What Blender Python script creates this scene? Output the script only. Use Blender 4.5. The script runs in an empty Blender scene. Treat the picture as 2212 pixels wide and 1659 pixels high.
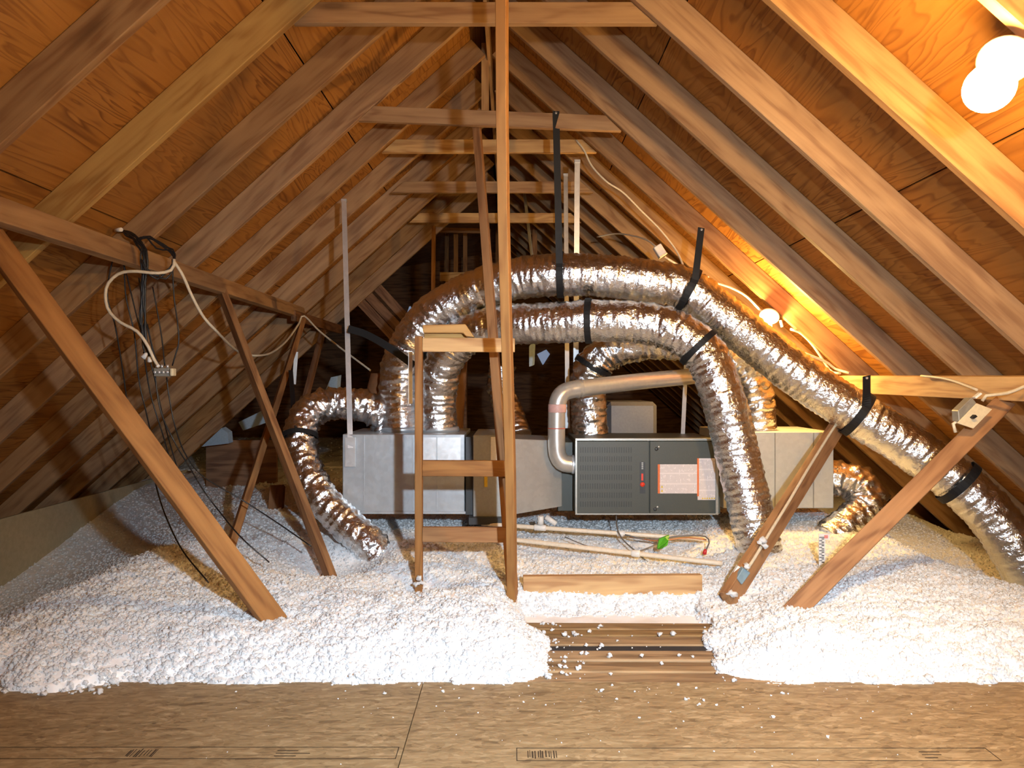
import bpy, bmesh, math, random
import numpy as np
from mathutils import Vector, Matrix, Euler, noise, Quaternion

random.seed(7)
scn = bpy.context.scene
COL = scn.collection

# ------------------------------------------------------------------ camera
F = 1600.0                       # focal length in photo pixels (2212 x 1659 frame)
CX, CY = 1106.0, 829.5
EYE = 1.0                        # eye height above the platform
cam_d = bpy.data.cameras.new('camera')
cam_d.sensor_width = 36.0
cam_d.lens = 36.0 * F / 2212.0
cam_d.clip_start = 0.05
cam = bpy.data.objects.new('camera', cam_d)
cam.location = (0, 0, EYE)
cam.rotation_euler = (math.pi / 2, 0, 0)
COL.objects.link(cam)
scn.camera = cam

# ------------------------------------------------------------------ world, light, exposure
w = bpy.data.worlds.new('world')
scn.world = w
w.use_nodes = True
w.node_tree.nodes['Background'].inputs[0].default_value = (0.35, 0.30, 0.28, 1)
w.node_tree.nodes['Background'].inputs[1].default_value = 0.0

def light(name, kind, loc, energy, color, size=0.05, target=None, angle=None, blend=1.0):
    l = bpy.data.lights.new(name, kind)
    l.energy = energy
    l.color = color
    l.shadow_soft_size = size
    if kind == 'SPOT':
        l.spot_size = angle
        l.spot_blend = blend
    o = bpy.data.objects.new(name, l)
    o.location = loc
    if target is not None:
        o.rotation_euler = (Vector(target) - Vector(loc)).to_track_quat('-Z', 'Y').to_euler()
    COL.objects.link(o)
    return o
# hand-held work light beside the camera
WORK = light('work_light', 'SPOT', (0.42, 0.05, 1.28), 480.0, (0.69, 0.85, 1.0), 0.03,
             target=(0.30, 3.4, 0.15), angle=math.radians(88), blend=1.0)
SPILL = light('work_light_spill', 'SPOT', (0.42, 0.05, 1.28), 95.0, (0.84, 0.92, 1.0), 0.03,
              target=(0.30, 3.4, 1.2), angle=math.radians(165), blend=0.6)
# unseen warm fill behind the camera, brightens the near rafter faces
REAR = light('rear_fill', 'POINT', (0.6, -0.9, 1.75), 85.0, (1.0, 0.72, 0.38), 0.05)
NEAR_BULB = 60.0
FAR_BULB = 190.0
BULB_COL = (1.0, 0.58, 0.17)

scn.view_settings.view_transform = 'Standard'
scn.view_settings.look = 'None'
scn.view_settings.exposure = 0.0
scn.view_settings.gamma = 1.0
scn.view_settings.use_curve_mapping = False
scn.cycles.use_denoising = True
scn.cycles.use_adaptive_sampling = True
scn.cycles.adaptive_threshold = 0.08
scn.cycles.adaptive_min_samples = 12
scn.cycles.max_bounces = 5
scn.cycles.diffuse_bounces = 4
scn.cycles.glossy_bounces = 3
scn.cycles.sample_clamp_indirect = 6.0

# ------------------------------------------------------------------ helpers
def P(px, py, y):
    """photo pixel + distance from the camera -> point"""
    return Vector(((px - CX) * y / F, y, EYE - (py - CY) * y / F))

def smooth(a, b, x):
    if a > b: return smooth(-a, -b, -x)
    t = min(1.0, max(0.0, (x - a) / (b - a)))
    return t * t * (3 - 2 * t)

def lerp(a, b, t):
    return a + (b - a) * t

def tag(o, label=None, cat=None, group=None, kind=None):
    if label: o['label'] = label
    if cat: o['category'] = cat
    if group: o['group'] = group
    if kind: o['kind'] = kind
    return o

def link(o, parent=None):
    COL.objects.link(o)
    if parent is not None:
        o.parent = parent
        o.matrix_parent_inverse = parent.matrix_basis.inverted()
    return o

def thing(name, loc, label, cat, group=None):
    o = bpy.data.objects.new(name, None)
    o.empty_display_size = 0.05
    o.location = loc
    COL.objects.link(o)
    return tag(o, label, cat, group)

def smooth_mesh(me, on=True):
    for p in me.polygons:
        p.use_smooth = on

class MB:
    """collects shapes in world space; build() links them as one mesh whose origin is at its base"""
    def __init__(s):
        s.v = []; s.f = []; s.sm = []
    def add(s, vs, fs, sm=False):
        o = len(s.v)
        s.v += [Vector(v) for v in vs]
        s.f += [[i + o for i in f] for f in fs]
        s.sm += [sm] * len(fs)
        return s
    def box(s, a, b, M=None):
        x0, y0, z0 = a; x1, y1, z1 = b
        vs = [Vector(v) for v in ((x0,y0,z0),(x1,y0,z0),(x1,y1,z0),(x0,y1,z0),(x0,y0,z1),(x1,y0,z1),(x1,y1,z1),(x0,y1,z1))]
        if M is not None: vs = [M @ v for v in vs]
        return s.add(vs, [(0,3,2,1),(4,5,6,7),(0,1,5,4),(1,2,6,5),(2,3,7,6),(3,0,4,7)])
    def prism(s, pts, d):
        """polygon pts (list of Vector) pushed along d"""
        n = len(pts); d = Vector(d)
        vs = list(pts) + [p + d for p in pts]
        fs = [tuple(range(n))[::-1], tuple(range(n, 2*n))]
        fs += [(i, (i+1) % n, n + (i+1) % n, n + i) for i in range(n)]
        return s.add(vs, fs)
    def tube(s, pts, r, seg=10, cap=True, rfun=None):
        pts = [Vector(p) for p in pts]
        n = len(pts)
        T = [(pts[min(i+1, n-1)] - pts[max(i-1, 0)]).normalized() for i in range(n)]
        up = Vector((0, 0, 1)) if abs(T[0].z) < 0.9 else Vector((0, 1, 0))
        N = (up - T[0] * up.dot(T[0])).normalized()
        vs = []
        for i in range(n):
            if i:
                N = N - T[i] * N.dot(T[i]); N.normalize()
            B = T[i].cross(N)
            for k in range(seg):
                a = 2 * math.pi * k / seg
                rr = rfun(i, a) if rfun else (r[i] if isinstance(r, (list, tuple)) else r)
                vs.append(pts[i] + (N * math.cos(a) + B * math.sin(a)) * rr)
        fs = [(i*seg+k, i*seg+(k+1) % seg, (i+1)*seg+(k+1) % seg, (i+1)*seg+k) for i in range(n-1) for k in range(seg)]
        s.add(vs, fs, True)
        if cap:
            o = len(s.v) - len(vs)
            s.f.append([o + k for k in range(seg)][::-1]); s.sm.append(False)
            s.f.append([o + (n-1)*seg + k for k in range(seg)]); s.sm.append(False)
        return s
    def lathe(s, prof, loc, axis=(0,0,1), seg=24):
        """prof: list of (radius, height) along axis"""
        q = Vector((0,0,1)).rotation_difference(Vector(axis).normalized())
        vs = []
        for r, h in prof:
            for k in range(seg):
                a = 2*math.pi*k/seg
                vs.append(q @ Vector((r*math.cos(a), r*math.sin(a), h)) + Vector(loc))
        n = len(prof)
        fs = [(i*seg+k, i*seg+(k+1) % seg, (i+1)*seg+(k+1) % seg, (i+1)*seg+k) for i in range(n-1) for k in range(seg)]
        fs.append(tuple(range(seg))[::-1]); 
        s.add(vs, fs, True)
        o = len(s.v) - len(vs)
        s.f.append([o+(n-1)*seg+k for k in range(seg)]); s.sm.append(True)
        return s
    def build(s, name, mat, parent=None, bevel=0.0):
        xs = [v.x for v in s.v]; ys = [v.y for v in s.v]; zs = [v.z for v in s.v]
        org = Vector(((min(xs)+max(xs))/2, (min(ys)+max(ys))/2, min(zs)))
        me = bpy.data.meshes.new(name)
        me.from_pydata([v - org for v in s.v], [], s.f)
        for p, q in zip(me.polygons, s.sm): p.use_smooth = q
        bm = bmesh.new(); bm.from_mesh(me)
        bmesh.ops.recalc_face_normals(bm, faces=bm.faces)
        if bevel:
            bmesh.ops.bevel(bm, geom=list(bm.edges), offset=bevel, segments=1, affect='EDGES', clamp_overlap=True)
        bm.to_mesh(me); bm.free()
        me.materials.append(mat)
        o = bpy.data.objects.new(name, me)
        o.location = org
        return link(o, parent)

def spline(pts, step=0.02):
    """Catmull-Rom through points, evenly sampled"""
    pts = [Vector(p) for p in pts]
    pp = [pts[0]*2 - pts[1]] + pts + [pts[-1]*2 - pts[-2]]
    out = []
    for i in range(1, len(pp) - 2):
        a, b, c, d = pp[i-1:i+3]
        m = 24
        for k in range(m):
            t = k / m
            out.append(0.5*((2*b) + (c-a)*t + (2*a-5*b+4*c-d)*t*t + (3*b-a-3*c+d)*t**3))
    out.append(pts[-1])
    L = [0.0]
    for i in range(1, len(out)): L.append(L[-1] + (out[i]-out[i-1]).length)
    n = max(2, int(L[-1] / step))
    res = []; j = 0
    for i in range(n + 1):
        t = L[-1] * i / n
        while j < len(L) - 2 and L[j+1] < t: j += 1
        u = (t - L[j]) / max(1e-9, L[j+1] - L[j])
        res.append(out[j].lerp(out[j+1], u))
    return res

def beam(name, A, B, h, t, mat, up=(0,0,1), roll=0.0, parent=None, bevel=0.002, cutA=0.0, cutB=0.0, warp=0.0):
    """lumber from A to B on its centre line: h across (local Z), t thick (local Y), grain along local X.
    cutA / cutB: how far the lower edge is set back (mitred ends)"""
    A = Vector(A); B = Vector(B)
    X = (B - A); L = X.length; X.normalize()
    up = Vector(up)
    Z = (up - X * up.dot(X)).normalized()
    if roll: Z = Quaternion(X, roll) @ Z
    Y = Z.cross(X)
    me = bpy.data.meshes.new(name)
    n = max(1, int(L / 0.35)) if warp else 1
    vs = []; rnd = random.Random(hash(name) & 255 + int(L * 1000))
    for i in range(n + 1):
        f = i / n
        dy = warp * math.sin(f * math.pi) if warp else 0
        dz = warp * 0.5 * math.sin(f * 2.2 * math.pi) if warp else 0
        for sy, sz in ((-1,-1),(1,-1),(1,1),(-1,1)):
            x = L * f
            if i == 0 and sz < 0: x += cutA
            if i == n and sz < 0: x -= cutB
            vs.append((x, sy*t/2 + dy, sz*h/2 + dz))
    fs = [(0,1,2,3), tuple(4*n + k for k in (3,2,1,0))]
    for i in range(n):
        for k in range(4):
            a = 4*i + k; b = 4*i + (k+1) % 4
            fs.append((a, a+4, b+4, b))
    me.from_pydata(vs, [], fs)
    bm = bmesh.new(); bm.from_mesh(me)
    bmesh.ops.recalc_face_normals(bm, faces=bm.faces)
    if bevel:
        bmesh.ops.bevel(bm, geom=[e for e in bm.edges if e.is_manifold and e.calc_face_angle(0) > 0.5], offset=bevel, segments=1, affect='EDGES')
    bm.to_mesh(me); bm.free()
    me.materials.append(mat)
    o = bpy.data.objects.new(name, me)
    R = Matrix((X, Y, Z)).transposed().to_4x4()
    o.matrix_basis = Matrix.Translation(A) @ R
    return link(o, parent)

# ------------------------------------------------------------------ materials
def newmat(name):
    m = bpy.data.materials.new(name); m.use_nodes = True
    nt = m.node_tree; nt.nodes.clear()
    out = nt.nodes.new('ShaderNodeOutputMaterial')
    b = nt.nodes.new('ShaderNodeBsdfPrincipled')
    nt.links.new(b.outputs[0], out.inputs[0])
    return m, nt, b

def nd(nt, kind, **kw):
    n = nt.nodes.new('ShaderNode' + kind)
    for k, v in kw.items():
        if hasattr(n, k): setattr(n, k, v)
    return n

def inp(nt, n, key, v):
    s = n.inputs[key]
    if hasattr(v, 'is_output') or isinstance(v, bpy.types.NodeSocket): nt.links.new(v, s)
    else: s.default_value = v

def math_n(nt, op, a, b=None, clamp=False):
    n = nd(nt, 'Math', operation=op, use_clamp=clamp)
    inp(nt, n, 0, a)
    if b is not None: inp(nt, n, 1, b)
    return n.outputs[0]

def ramp(nt, fac, stops):
    r = nd(nt, 'ValToRGB')
    el = r.color_ramp.elements
    while len(el) > 1: el.remove(el[-1])
    el[0].position, el[0].color = stops[0][0], (*stops[0][1], 1)
    for p, c in stops[1:]:
        e = el.new(p); e.color = (*c, 1)
    nt.links.new(fac, r.inputs[0])
    return r.outputs[0]

def mix(nt, fac, a, b, mode='MIX'):
    n = nd(nt, 'Mix', data_type='RGBA', blend_type=mode)
    inp(nt, n, 0, fac)
    for k, v in ((6, a), (7, b)):
        if isinstance(v, tuple): v = (*v, 1) if len(v) == 3 else v
        inp(nt, n, k, v)
    return n.outputs[2]

def coords(nt, scale=(1,1,1), rand=True, out='Object'):
    tc = nd(nt, 'TexCoord')
    src = tc.outputs[out]
    if rand:
        oi = nd(nt, 'ObjectInfo')
        cx = nd(nt, 'CombineXYZ')
        r = math_n(nt, 'MULTIPLY', oi.outputs['Random'], 37.0)
        for k in range(3): nt.links.new(r, cx.inputs[k])
        va = nd(nt, 'VectorMath', operation='ADD')
        nt.links.new(src, va.inputs[0]); nt.links.new(cx.outputs[0], va.inputs[1])
        src = va.outputs[0]
    mp = nd(nt, 'Mapping'); mp.inputs['Scale'].default_value = scale
    nt.links.new(src, mp.inputs[0])
    return mp.outputs[0], src

def noise_n(nt, vec, scale, detail=4, rough=0.6, dist=0.0):
    n = nd(nt, 'TexNoise')
    nt.links.new(vec, n.inputs['Vector'])
    n.inputs['Scale'].default_value = scale
    n.inputs['Detail'].default_value = detail
    n.inputs['Roughness'].default_value = rough
    n.inputs['Distortion'].default_value = dist
    return n.outputs[0]

def bump(nt, b, h, strength=0.3, dist=0.01):
    n = nd(nt, 'Bump')
    n.inputs['Strength'].default_value = strength
    n.inputs['Distance'].default_value = dist
    nt.links.new(h, n.inputs['Height'])
    nt.links.new(n.outputs[0], b.inputs['Normal'])

def lumber(name, light_c, dark_c, var=0.35, rough=0.65):
    m, nt, b = newmat(name)
    v, raw = coords(nt, (1.6, 26, 26))
    g = noise_n(nt, v, 1.0, 3, 0.6, 0.6)
    v2, _ = coords(nt, (0.9, 5, 5))
    g2 = noise_n(nt, v2, 1.0, 3, 0.55, 0.3)
    rings = math_n(nt, 'SINE', math_n(nt, 'MULTIPLY', g2, 46.0))
    f = math_n(nt, 'ADD', math_n(nt, 'MULTIPLY', g, 0.75), math_n(nt, 'MULTIPLY', rings, 0.09))
    col = ramp(nt, f, [(0.22, dark_c), (0.38, tuple(lerp(a, c, .6) for a, c in zip(dark_c, light_c))), (0.62, light_c)])
    # knots
    vk, _ = coords(nt, (1.5, 5.5, 5.5))
    vo = nd(nt, 'TexVoronoi'); nt.links.new(vk, vo.inputs['Vector']); vo.inputs['Scale'].default_value = 1.0
    kn = ramp(nt, vo.outputs['Distance'], [(0.05, (1,1,1)), (0.13, (0.35,)*3), (0.19, (0,0,0))])
    col = mix(nt, math_n(nt, 'MULTIPLY', kn, 0.75), col, tuple(c*0.35 for c in dark_c))
    # weathering and board to board tone
    vs, _ = coords(nt, (0.8, 9, 9))
    st = ramp(nt, noise_n(nt, vs, 1.2, 3, 0.6), [(0.40, (0,0,0)), (0.72, (1,1,1))])
    col = mix(nt, math_n(nt, 'MULTIPLY', st, 0.34), col, tuple(c*0.8 for c in dark_c))
    oi = nd(nt, 'ObjectInfo')
    hsv = nd(nt, 'HueSaturation')
    nt.links.new(col, hsv.inputs['Color'])
    nt.links.new(math_n(nt, 'ADD', math_n(nt, 'MULTIPLY', oi.outputs['Random'], var), 1.0 - var*0.5), hsv.inputs['Value'])
    nt.links.new(math_n(nt, 'ADD', math_n(nt, 'MULTIPLY', oi.outputs['Random'], -0.2), 1.08), hsv.inputs['Saturation'])
    nt.links.new(hsv.outputs[0], b.inputs['Base Color'])
    b.inputs['Roughness'].default_value = rough
    b.inputs['Specular IOR Level'].default_value = 0.25
    bump(nt, b, g, 0.25, 0.004)
    return m

def plywood(name, c1, c2, c3):
    m, nt, b = newmat(name)
    v, raw = coords(nt, (5.5, 0.55, 1))
    g = noise_n(nt, v, 1.0, 3, 0.5, 0.9)
    rings = math_n(nt, 'FRACT', math_n(nt, 'MULTIPLY', g, 15.0))
    fine_v, _ = coords(nt, (60, 3, 60))
    fine = noise_n(nt, fine_v, 1.0, 4, 0.6)
    lines = ramp(nt, rings, [(0.0, (0,0,0)), (0.55, (0.25,)*3), (0.86, (1,1,1)), (1.0, (0.1,)*3)])
    big = noise_n(nt, raw, 1.1, 3, 0.6)
    msk = ramp(nt, big, [(0.42, (0,0,0)), (0.62, (1,1,1))])
    base = mix(nt, fine, c1, c2)
    col = mix(nt, math_n(nt, 'MULTIPLY', lines, math_n(nt, 'ADD', math_n(nt, 'MULTIPLY', msk, 0.5), 0.45)), base, c3)
    oi = nd(nt, 'ObjectInfo')
    hsv = nd(nt, 'HueSaturation'); nt.links.new(col, hsv.inputs['Color'])
    nt.links.new(math_n(nt, 'ADD', math_n(nt, 'MULTIPLY', oi.outputs['Random'], 0.3), 0.85), hsv.inputs['Value'])
    nt.links.new(hsv.outputs[0], b.inputs['Base Color'])
    b.inputs['Roughness'].default_value = 0.6
    b.inputs['Specular IOR Level'].default_value = 0.2
    bump(nt, b, math_n(nt, 'ADD', fine, math_n(nt, 'MULTIPLY', lines, 0.5)), 0.2, 0.004)
    return m

def osb(name):
    m, nt, b = newmat(name)
    cols = None; hs = None
    for k, (sc, sx, sy, rot) in enumerate(((52, .5, 1.2, .5), (60, .45, 1.1, -.6), (48, .55, 1.4, .15))):
        tc = nd(nt, 'TexCoord'); mp = nd(nt, 'Mapping')
        mp.inputs['Scale'].default_value = (sx, sy, 1); mp.inputs['Rotation'].default_value = (0, 0, rot)
        mp.inputs['Location'].default_value = (k*3.7, k*1.9, 0)
        nt.links.new(tc.outputs['Object'], mp.inputs[0])
        d = noise_n(nt, mp.outputs[0], 9, 2)
        vo = nd(nt, 'TexVoronoi'); vo.inputs['Scale'].default_value = sc
        va = nd(nt, 'VectorMath', operation='ADD'); cb = nd(nt, 'CombineXYZ')
        nt.links.new(math_n(nt, 'MULTIPLY', d, 0.25), cb.inputs[0]); nt.links.new(math_n(nt, 'MULTIPLY', d, 0.12), cb.inputs[1])
        nt.links.new(mp.outputs[0], va.inputs[0]); nt.links.new(cb.outputs[0], va.inputs[1])
        nt.links.new(va.outputs[0], vo.inputs['Vector'])
        sep = nd(nt, 'SeparateColor'); nt.links.new(vo.outputs['Color'], sep.inputs[0])
        h = sep.outputs[0]
        hs = h if hs is None else math_n(nt, 'ADD', hs, h)
    hs = math_n(nt, 'MULTIPLY', hs, 0.333)
    tc = nd(nt, 'TexCoord'); mp = nd(nt, 'Mapping'); mp.inputs['Scale'].default_value = (14, 60, 1)
    nt.links.new(tc.outputs['Object'], mp.inputs[0])
    fine = noise_n(nt, mp.outputs[0], 1.0, 5, 0.65)
    hs2 = math_n(nt, 'ADD', math_n(nt, 'MULTIPLY', hs, 0.6), math_n(nt, 'MULTIPLY', fine, 0.45))
    col = ramp(nt, hs2, [(0.25, (0.16, 0.108, 0.056)), (0.44, (0.27, 0.192, 0.100)), (0.60, (0.33, 0.24, 0.128)), (0.8, (0.45, 0.345, 0.20))])
    big = ramp(nt, noise_n(nt, tc.outputs['Object'], 1.7, 4, 0.6), [(0.42, (0,0,0)), (0.7, (1,1,1))])
    col = mix(nt, math_n(nt, 'MULTIPLY', big, 0.22), col, (0.21, 0.125, 0.06))
    nt.links.new(col, b.inputs['Base Color'])
    b.inputs['Roughness'].default_value = 0.55
    b.inputs['Specular IOR Level'].default_value = 0.3
    bump(nt, b, hs2, 0.25, 0.004)
    return m

def plain(name, c, rough=0.5, metal=0.0, spec=0.5, bumpy=0.0, bscale=60, var=0.0):
    m, nt, b = newmat(name)
    v, raw = coords(nt)
    n = noise_n(nt, raw, bscale, 4)
    lo = tuple(x*(1 - 0.10 - var) for x in c); hi = tuple(min(1, x*(1 + 0.06 + var)) for x in c)
    nt.links.new(ramp(nt, n, [(0.3, lo), (0.7, hi)]), b.inputs['Base Color'])
    b.inputs['Roughness'].default_value = rough
    b.inputs['Metallic'].default_value = metal
    b.inputs['Specular IOR Level'].default_value = spec
    if bumpy: bump(nt, b, n, bumpy, 0.004)
    return m

def foil(name):
    m, nt, b = newmat(name)
    v, raw = coords(nt)
    vo = nd(nt, 'TexVoronoi'); vo.inputs['Scale'].default_value = 55
    nt.links.new(raw, vo.inputs['Vector'])
    n1 = noise_n(nt, raw, 58, 3, 0.7, 1.0)
    n2 = noise_n(nt, raw, 120, 1, 0.6, 0.5)
    h = math_n(nt, 'ADD', math_n(nt, 'MULTIPLY', n1, 1.0), math_n(nt, 'MULTIPLY', n2, 0.35))
    h = math_n(nt, 'ADD', h, math_n(nt, 'MULTIPLY', vo.outputs['Distance'], 0.5))
    b.inputs['Base Color'].default_value = (0.82, 0.84, 0.86, 1)
    b.inputs['Metallic'].default_value = 1.0
    b.inputs['Roughness'].default_value = 0.23
    bump(nt, b, h, 0.42, 0.008)
    return m

def galv(name, c=(0.62, 0.64, 0.66), rough=0.34, metal=0.85):
    m, nt, b = newmat(name)
    v, raw = coords(nt)
    vo = nd(nt, 'TexVoronoi'); vo.inputs['Scale'].default_value = 45
    nt.links.new(raw, vo.inputs['Vector'])
    sep = nd(nt, 'SeparateColor'); nt.links.new(vo.outputs['Color'], sep.inputs[0])
    col = ramp(nt, sep.outputs[0], [(0, tuple(x*.95 for x in c)), (1, tuple(min(1, x*1.03) for x in c))])
    nt.links.new(col, b.inputs['Base Color'])
    b.inputs['Metallic'].default_value = metal
    nt.links.new(math_n(nt, 'ADD', math_n(nt, 'MULTIPLY', sep.outputs[1], 0.05), rough - 0.02), b.inputs['Roughness'])
    bump(nt, b, noise_n(nt, raw, 3.0, 2), 0.12, 0.03)
    return m

def emit(name, col, strength):
    m, nt, b = newmat(name)
    b.inputs['Base Color'].default_value = (0.9, 0.88, 0.82, 1)
    b.inputs['Emission Color'].default_value = (*col, 1)
    b.inputs['Emission Strength'].default_value = strength
    return m

M_RAFTER = lumber('rafter_lumber', (0.43, 0.265, 0.130), (0.25, 0.130, 0.060), 0.28)
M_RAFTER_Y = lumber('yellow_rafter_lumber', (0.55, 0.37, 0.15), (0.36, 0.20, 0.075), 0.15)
M_POST = lumber('post_lumber', (0.40, 0.195, 0.055), (0.26, 0.11, 0.030), 0.1)
M_STUD = lumber('stud_lumber', (0.40, 0.195, 0.066), (0.20, 0.083, 0.027), 0.25)
M_PINE = lumber('fresh_pine', (0.66, 0.42, 0.17), (0.38, 0.19, 0.065), 0.2)
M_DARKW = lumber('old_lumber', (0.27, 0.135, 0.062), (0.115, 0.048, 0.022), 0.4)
M_PLANK = lumber('plank_lumber', (0.42, 0.28, 0.14), (0.19, 0.115, 0.055), 0.35)
M_PLY = plywood('plywood_sheathing', (0.40, 0.178, 0.040), (0.31, 0.130, 0.026), (0.14, 0.048, 0.010))
M_OSB = osb('osb_floor')
M_FOIL = foil('foil_duct_jacket')
M_GALV = galv('galvanized_sheet', (0.50, 0.54, 0.58), 0.36, 0.55)
M_GALV2 = galv('galvanized_pipe', (0.60, 0.585, 0.55), 0.32, 0.6)
M_STRAPM = galv('galvanized_strap', (0.78, 0.81, 0.84), 0.33, 0.65)
M_FURN = plain('furnace_paint', (0.062, 0.066, 0.054), 0.45, 0.0, 0.5, 0.05, 200)
M_FURND = plain('furnace_dark_steel', (0.05, 0.052, 0.055), 0.45, 0.3)
M_EDGE = plain('furnace_edge', (0.42, 0.42, 0.39), 0.35, 0.6)
M_BLACK = plain('black_webbing', (0.012, 0.012, 0.013), 0.6, 0, 0.3, 0.1, 400)
M_BLKCAB = plain('black_cable', (0.012, 0.012, 0.014), 0.4, 0, 0.5)
M_WHTCAB = plain('white_cable', (0.70, 0.62, 0.47), 0.45, 0, 0.4)
M_WHITE = plain('white_plastic', (0.78, 0.77, 0.74), 0.4, 0, 0.4)
M_IVORY = plain('ivory_plate', (0.76, 0.66, 0.45), 0.4, 0, 0.4)
M_PVC = plain('pvc_pipe', (0.78, 0.68, 0.54), 0.35, 0, 0.4)
M_BLUEBOX = plain('blue_grey_plastic', (0.22, 0.33, 0.40), 0.45, 0, 0.4)
M_GREYBOX = plain('grey_metal_box', (0.34, 0.33, 0.29), 0.45, 0.4)
M_RED = plain('red_plastic', (0.55, 0.03, 0.03), 0.4)
M_GREEN = plain('green_plastic_film', (0.10, 0.45, 0.02), 0.35, 0, 0.6, 0.6, 90)
M_BEIGE = plain('eave_board', (0.46, 0.40, 0.26), 0.75, 0, 0.2, 0.1, 30)
M_BLUE = plain('pale_blue_facing', (0.32, 0.42, 0.52), 0.5, 0, 0.3)
M_ORANGE = plain('orange_print', (0.72, 0.16, 0.03), 0.5)
M_YELLOW = plain('yellow_print', (0.70, 0.48, 0.03), 0.5)
M_BRONZE = plain('brown_paper', (0.22, 0.10, 0.045), 0.6, 0, 0.2, 0.3, 20)
M_PORC = plain('porcelain', (0.85, 0.84, 0.80), 0.25, 0, 0.5)
M_COPPER = plain('copper_wire', (0.55, 0.22, 0.08), 0.4, 0.6)
M_REDLOGO = plain('red_logo_print', (0.75, 0.05, 0.02), 0.5)
M_INK = plain('floor_stamp_ink', (0.055, 0.040, 0.028), 0.7, 0, 0.1)

def fibre(name, through):
    """airy fibreglass fluff: reflects and lets light through"""
    m = bpy.data.materials.new(name); m.use_nodes = True
    nt = m.node_tree; nt.nodes.clear()
    out = nd(nt, 'OutputMaterial'); mx = nd(nt, 'MixShader'); df = nd(nt, 'BsdfDiffuse'); tl = nd(nt, 'BsdfTranslucent')
    v, raw = coords(nt, rand=False)
    col = ramp(nt, noise_n(nt, raw, 26, 2, 0.7), [(0.25, (0.89, 0.925, 0.96)), (0.6, (0.95, 0.97, 0.99))])
    nt.links.new(col, df.inputs['Color']); nt.links.new(col, tl.inputs['Color'])
    mx.inputs[0].default_value = through
    nt.links.new(df.outputs[0], mx.inputs[1]); nt.links.new(tl.outputs[0], mx.inputs[2])
    nt.links.new(mx.outputs[0], out.inputs[0])
    return m
M_FIBRE = fibre('fibreglass_tufts', 0.40)
M_FIBRE_BED = fibre('blown_fibreglass_bed', 0.0)

# ================================================================== SETTING
# roof: rafter undersides meet at (RX, RZ), slope 42 degrees
RX, RZ = -0.155, 3.21
SL = math.radians(42.0)
TAN = math.tan(SL)
RD = 0.14                      # rafter depth
RT = 0.038
Y_K = [3.095 + 0.61*k for k in range(-9, 17)]
LEFT_END, RIGHT_END = 8.015, 13.2

def roof_z(x):                 # underside of the rafters
    return RZ - TAN * abs(x - RX)

def slope_pt(side, s, y, off=0.0):
    """s metres down the slope from the ridge of the rafter undersides, off metres above that plane"""
    d = Vector((side*math.cos(SL), 0, -math.sin(SL)))
    n = Vector((side*math.sin(SL), 0, math.cos(SL)))
    return Vector((RX, y, RZ)) + d*s + n*off

EAVE = 5.45
for side, nm, yend in ((-1, 'left', LEFT_END), (1, 'right', RIGHT_END)):
    root = bpy.data.objects.new('ceiling_' + nm, None)
    root.location = slope_pt(side, EAVE, 3.0)
    COL.objects.link(root); tag(root, kind='structure')
    tag(root, 'sloping ' + nm + ' roof underside of plywood sheets on rafters')
    dirv = slope_pt(side, 1, 0) - slope_pt(side, 0, 0)
    nrm = slope_pt(side, 0, 0, 1) - slope_pt(side, 0, 0)
    # sheathing panels (local X down the slope, local Y along the attic)
    R = Matrix((dirv, Vector((0, 1, 0)), dirv.cross(Vector((0, 1, 0))))).transposed().to_4x4()
    zs = 1 if (dirv.cross(Vector((0,1,0)))).z > 0 else -1
    for r in range(5):
        s0 = -0.12 + r*1.19; s1 = min(s0 + 1.187, EAVE + 0.1)
        ys = -2.5 - (0.85 if r % 2 else 0.0) - 0.3*r*0.3
        while ys < yend:
            y0 = max(-2.5, ys) + 0.002; y1 = min(ys + 2.44, yend) - 0.002
            if y1 - y0 > 0.1:
                b = MB()
                me = bpy.data.meshes.new('plywood_panel')
                L, Wd = s1 - s0 - 0.004, y1 - y0
                t = 0.012*zs
                vv = [(0,0,0),(L,0,0),(L,Wd,0),(0,Wd,0),(0,0,t),(L,0,t),(L,Wd,t),(0,Wd,t)]
                me.from_pydata(vv, [], [(0,3,2,1),(4,5,6,7),(0,1,5,4),(1,2,6,5),(2,3,7,6),(3,0,4,7)])
                me.materials.append(M_PLY)
                o = bpy.data.objects.new('plywood_panel', me)
                o.matrix_basis = Matrix.Translation(slope_pt(side, s0, y0, RD + 0.001)) @ R
                link(o, root)
            ys += 2.44
    for y in Y_K:
        if y > yend: break
        a = slope_pt(side, 0.03, y + RT/2, RD/2); bpt = slope_pt(side, EAVE, y + RT/2, RD/2)
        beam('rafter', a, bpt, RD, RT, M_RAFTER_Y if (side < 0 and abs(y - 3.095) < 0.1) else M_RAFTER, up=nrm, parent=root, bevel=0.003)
# ridge board
rb = beam('ridge_board', (RX, -2.5, RZ + 0.06), (RX, RIGHT_END, RZ + 0.06), 0.19, 0.022, M_RAFTER)
tag(rb, 'long ridge board where the rafters meet at the roof peak', 'ridge board')

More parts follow.
